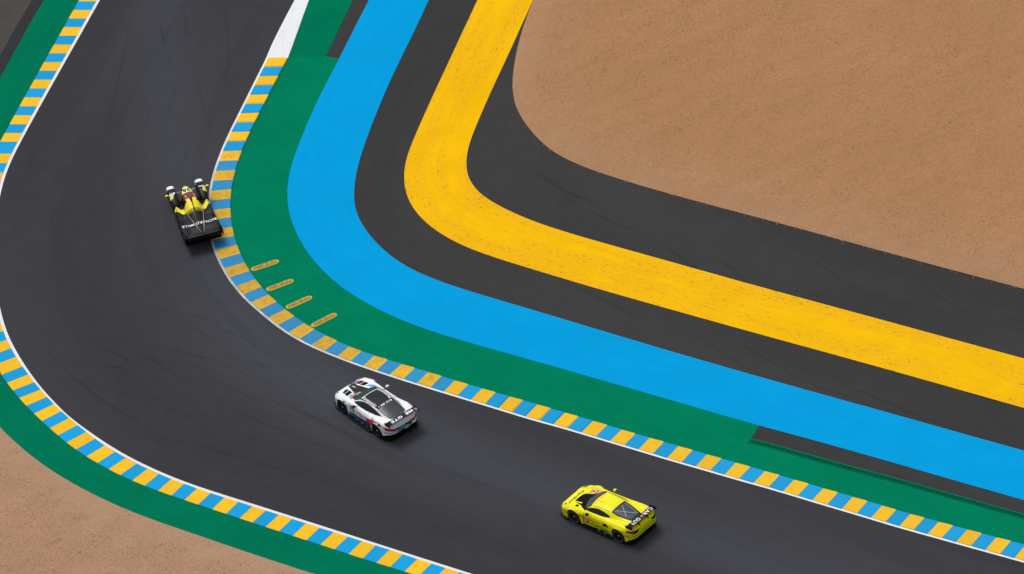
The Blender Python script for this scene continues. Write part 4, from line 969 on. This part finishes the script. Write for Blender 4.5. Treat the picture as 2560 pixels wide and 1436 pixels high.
link('floor', prism('floor', [(2.24,.55),(2.10,.86),(1.82,1.0),(1.72,1.02),(.88,.98),(.76,1.05),(-.85,1.07),(-.95,.98),(-1.80,.99),(-2.02,.90),(-2.22,.72),(-2.22,-.72),(-2.02,-.90),(-1.80,-.99),(-.95,-.98),(-.85,-1.07),(.76,-1.05),(.88,-.98),(1.72,-1.02),(1.82,-1.0),(2.10,-.86),(2.24,-.55)], .07, .11), wc, C_CARB)
patch(wc, 'rear_panel', TR, [(.62,.36),(.50,.46),(.36,.54),(-.36,.54),(-.50,.46),(-.62,.36)], C_MATT, 'rear', .004)
patch(wc, 'light_bar', TR, [(.90,.62),(.76,.72),(.30,.66),(-.30,.66),(-.76,.72),(-.90,.62),(-.60,.56),(-.28,.55),(.28,.55),(.60,.56)], C_NAVY, 'rear', .006)
patch(wc, 'stripe', TR, [(.36,.50),(.28,.62),(-.02,.62),(-.06,.50)], C_SKY, 'rear', .010); patch(wc, 'stripe', TR, [(.88,.46),(.88,.53),(.50,.53),(.44,.47)], C_SKY, 'rear', .009)
for s in (1, -1):
    patch(wc, 'tail_light', TR, roundpoly([(s*.40,.59),(s*.46,.68),(s*.84,.76),(s*.92,.68),(s*.72,.58)], 1), C_LAMP, 'rear', .012)
    patch(wc, 'tail_light_side', TR, [(-2.16,.62),(-2.12,.74),(-1.84,.80),(-1.94,.68)], C_LAMP, 'left' if s > 0 else 'right', .008)
link('number_plate', box_me('number_plate', -2.315, -2.29, -.20, .02, .40, .56, .006), wc, C_TEAL)
link('diffuser', prism('diffuser', [(-1.86,.90),(-2.20,.66),(-2.20,-.66),(-1.86,-.90)], .12, .40), wc, C_MATT)
for y in (-.5, -.17, .17, .5): link('diffuser_fin', plate_y('diffuser_fin', [(-1.9,.10),(-1.9,.34),(-2.28,.38),(-2.24,.16)], y, .02), wc, C_CARB)
wg_, WT = aero_wing(wc, -1.99, -2.33, 1.02, 1.05, .84, C_CARB)
lettering(wg_, WT, 'M8', (-2.16,-.44), .42, .20, RF, C_PWHITE, bold=.04, shear=.2); lettering(wg_, WT, 'GTE', (-2.16,.30), .66, .20, RF, C_PWHITE, bold=.04, shear=.2)
patch(wg_, 'decal', WT, [(-2.10,-.70),(-2.10,-.77),(-2.33,-.77),(-2.33,-.70)], C_RED, off=.006); patch(wg_, 'decal', WT, [(-2.10,-.775),(-2.10,-.84),(-2.33,-.84),(-2.33,-.775)], C_SKY, off=.006)
for y in (-.36, .36): link('wing_strut', plate_y('wing_strut', [(-2.16,1.03),(-2.26,1.04),(-2.16,.90),(-2.00,.90)], y, .025), wc, C_MATT)
for s in (1, -1): mirror(wc, .20, s*.99, .95, C_WHITE if s < 0 else C_CARB)
for x in (1.26, -1.36):
    for s in (1, -1): wheel(wc, x, s*.86, spokes=10); arch_liner(wc, x, s*.985)

# ------------------------------------------------------------------ black prototype with open front wings
pc = empty('race_car', (-14.145, 9.392, .012), 1.7049)
tag(pc, 'black prototype race car with yellow and dark red markings and white front wing tips', 'race car', 'race cars on the track')
link('front_deck', prism('front_deck', [(2.36,.56),(2.44,.20),(2.44,-.20),(2.36,-.56),(1.0,-.66),(.70,-.70),(.70,.70),(1.0,.66)], .24, .30), pc, C_DECK)
link('floor', prism('floor', [(2.62,.45),(2.56,.80),(2.30,.90),(.95,.86),(.60,.90),(-1.4,.92),(-1.72,.84),(-1.72,-.84),(-1.4,-.92),(.60,-.90),(.95,-.86),(2.30,-.90),(2.56,-.80),(2.62,-.45)], .06, .10), pc, C_CARB)
TP = dict(x=[1.42,1.22,.85,.50,.15,-.25,-.65,-1.0,-1.45,-1.8,-2.0,-2.10],
 Z0=[.14,.12,.12,.12,.12,.12,.12,.14,.22,.36,.46,.52],
 W=[.60,.74,.84,.87,.885,.895,.905,.915,.92,.91,.885,.84],
 Yf=[.50,.64,.74,.77,.78,.79,.80,.81,.81,.80,.78,.74],
 Zf=[.40,.50,.57,.60,.62,.66,.71,.745,.76,.75,.73,.70],
 Yi=[.42,.50,.54,.56,.56,.55,.54,.52,.50,.48,.46,.46],
 Zi=[.40,.46,.50,.52,.55,.60,.655,.695,.72,.715,.70,.68],
 Yb=[.38,.40,.41,.42,.42,.40,.36,.31,.25,.20,.16,.15],
 Zb=[.42,.52,.60,.62,.64,.66,.69,.71,.725,.718,.702,.682],
 Yr=[.30,.32,.33,.31,.28,.24,.19,.14,.10,.07,.05,.04],
 Zr=[.60,.84,.95,.955,.88,.80,.765,.75,.74,.725,.71,.69],
 Zt=[.66,.93,1.025,1.035,.96,.86,.80,.77,.75,.735,.715,.695])
me, TR = loft_body('body', TP, (-1.40,), Rarch=.35, zw=.33, zs=.12)
link('body', me, pc, C_BLACK)
rows = []
for x, hw, z0, z1 in ((2.44,.07,.30,.40),(2.38,.14,.26,.47),(2.22,.20,.24,.53),(2.0,.25,.22,.58),(1.7,.30,.20,.63),(1.45,.345,.18,.66),(1.25,.37,.17,.70),(1.12,.385,.16,.74)):
    rows.append([(x, hw*math.copysign(abs(math.cos(a))**.6, math.cos(a)), (z0+z1)/2+(z1-z0)/2*math.copysign(abs(math.sin(a))**.7, math.sin(a))) for a in np.linspace(0, 2*math.pi, 24, endpoint=False)])
me, TN = loft_x('nose', rows); nose = link('nose', me, pc, C_BLACK)
patch(nose, 'nose_panel', TN, [(2.34,.05),(2.18,.13),(1.75,.25),(1.45,.31),(1.40,0),(1.45,-.31),(1.75,-.25),(2.18,-.13),(2.34,-.05)], C_LYEL, off=.005)
patch(nose, 'number_panel', TN, [(2.10,.12),(1.70,.22),(1.70,-.22),(2.10,-.12)], C_PWHITE, off=.009); lettering(nose, TN, '38', (1.87,0), .36, .34, RF, C_PBLACK, off=.013, bold=.04)
patch(pc, 'windscreen', TR, [(1.40,.24),(1.40,-.24),(1.22,-.29),(1.18,0),(1.22,.29)], C_SIDEGL)
# roof and engine cover colours
patch(pc, 'roof_panel', TR, [(1.22,.30),(1.20,.05),(1.20,-.05),(1.22,-.30),(.95,-.37),(.65,-.35),(.58,-.26),(.60,-.08),(.60,.08),(.58,.26),(.65,.35),(.95,.37)], C_MAROON, off=.006)
for s in (1, -1):
    patch(pc, 'stripe', TR, [(.60,s*.08),(.58,s*.26),(.38,s*.22),(.36,s*.39),(-.06,s*.39),(-.06,s*.025),(.20,s*.025)], C_LYEL, off=.008)
    patch(pc, 'shoulder_stripe', TR, [(.78,s*.74),(.60,s*.875),(.50,s*.87),(.14,s*.60),(-.03,s*.42),(.36,s*.42),(.50,s*.53)], C_LYEL, off=.008)
    lettering(pc, TR, 'JCDC', (.80,s*.20), .24, .06, (-1, 0), C_PWHITE, off=.012)
    for k in range(8):
        y = s*(.06+.042*k); patch(pc, 'fade_line', TR, [(-.07,y),(-.07,y+s*.022),(-.34,y-s*.012)], C_LYEL, off=.009)
    tube(pc, 'strake', (.40, s*.43, .66), (-.20, s*.40, .76), .022, C_SILVER); tube(pc, 'strake', (-.20, s*.40, .76), (-2.04, s*.07, .84), .016, C_SILVER)
    # front wings over the wheels
    yc = s*.70; rows = []
    for x, hw, z0, z1 in ((2.54,.11,.30,.46),(2.50,.17,.20,.58),(2.40,.20,.14,.66),(2.15,.21,.13,.735),(1.80,.21,.40,.775),(1.50,.21,.60,.77),(1.20,.205,.20,.72),(.95,.19,.16,.62),(.72,.16,.16,.52)):
        rows.append([(x, yc+hw*math.copysign(abs(math.cos(a))**.55, math.cos(a)), (z0+z1)/2+(z1-z0)/2*math.copysign(abs(math.sin(a))**.75, math.sin(a))) for a in np.linspace(0, 2*math.pi, 24, endpoint=False)])
    me, TW = loft_x('front_wing', rows); fw = link('front_wing', me, pc, C_BLACK)
    patch(fw, 'wing_tip', TW, [(2.515,yc-.10),(2.515,yc+.10),(2.44,yc+.17),(2.30,yc+.195),(2.08,yc+.20),(2.05,yc),(2.08,yc-.20),(2.30,yc-.195),(2.44,yc-.17)], C_PWHITE, off=.006)
    patch(fw, 'number_panel', TW, [(1.68,yc-.15),(1.68,yc+.15),(1.46,yc+s*.17),(1.42,yc+s*.02)], C_PWHITE, off=.006); lettering(fw, TW, '38', (1.59,yc+s*.05), .15, .10, RF, C_PBLACK, off=.010, bold=.03)
    patch(fw, 'decal', TW, [(1.40,yc+s*.0),(1.42,yc+s*.18),(1.24,yc+s*.19),(1.28,yc+s*.06)], C_LYEL, off=.006)
    m_ = mirror(pc, 1.62, s*.99, .70, C_LYEL)
    wheel(pc, 1.66, s*.735, r=.335, wd=.26); wheel(pc, -1.40, s*.745, r=.34, wd=.30)
    link('endplate_panel', plate_y('endplate_panel', [(-1.75,.42),(-1.75,.74),(-1.92,.87),(-2.28,.88),(-2.28,.62),(-2.10,.46)], s*.925, .02), pc, C_CARB)
    pass
for s in (1, -1):
    patch(pc, 'deck_panel', TR, [(-1.42,s*.18),(-1.42,s*.52),(-1.84,s*.50),(-1.84,s*.12)], C_DECK, off=.006); patch(pc, 'arch_louvre', TR, [(-.60,s*.70),(-.60,s*.80),(-.92,s*.81),(-.92,s*.71)], C_MATT, off=.007)
    patch(pc, 'side_panel', TR, [(-.10,s*.48),(-.16,s*.74),(-.50,s*.72),(-.46,s*.44)], C_DECK, off=.006); ribbon(pc, 'panel_seam', TR, [(-1.0,s*.05),(-1.0,s*.88)], .014, C_MATT)
    link('small_print', box_me('small_print', 2.26, 2.275, s*.36-.12, s*.36+.12, .300, .304, 0), pc, C_PWHITE); link('small_print', box_me('small_print', 2.19, 2.20, s*.36-.08, s*.36+.08, .300, .304, 0), pc, C_PWHITE)
lettering(pc, TR, 'RICHARD MILLE', (-1.17,0), 1.66, .19, RF, C_PWHITE, off=.030, bold=.018)
wg_, WT = aero_wing(pc, -1.90, -2.25, .80, .83, .89, C_BLACK, end=C_CARB)
ribbon(wg_, 'gurney_strip', WT, [(-2.242,.88),(-2.242,-.88)], .010, C_GOLD, off=.004)
link('shark_fin', plate_y('shark_fin', [(.20,.94),(-.2,.88),(-1.0,.84),(-1.95,.84),(-2.02,.80),(-2.02,.68),(-1.2,.74),(-.3,.80)], 0, .022), pc, C_BLACK)
link('rear_panel', box_me('rear_panel', -1.96, -1.90, -.80, .80, .36, .66, .02), pc, C_MATT)
for s in (1, -1): link('tail_light', box_me('tail_light', -2.115, -2.085, s*.70-.03, s*.70+.03, .55, .58, .005), pc, C_LAMP)
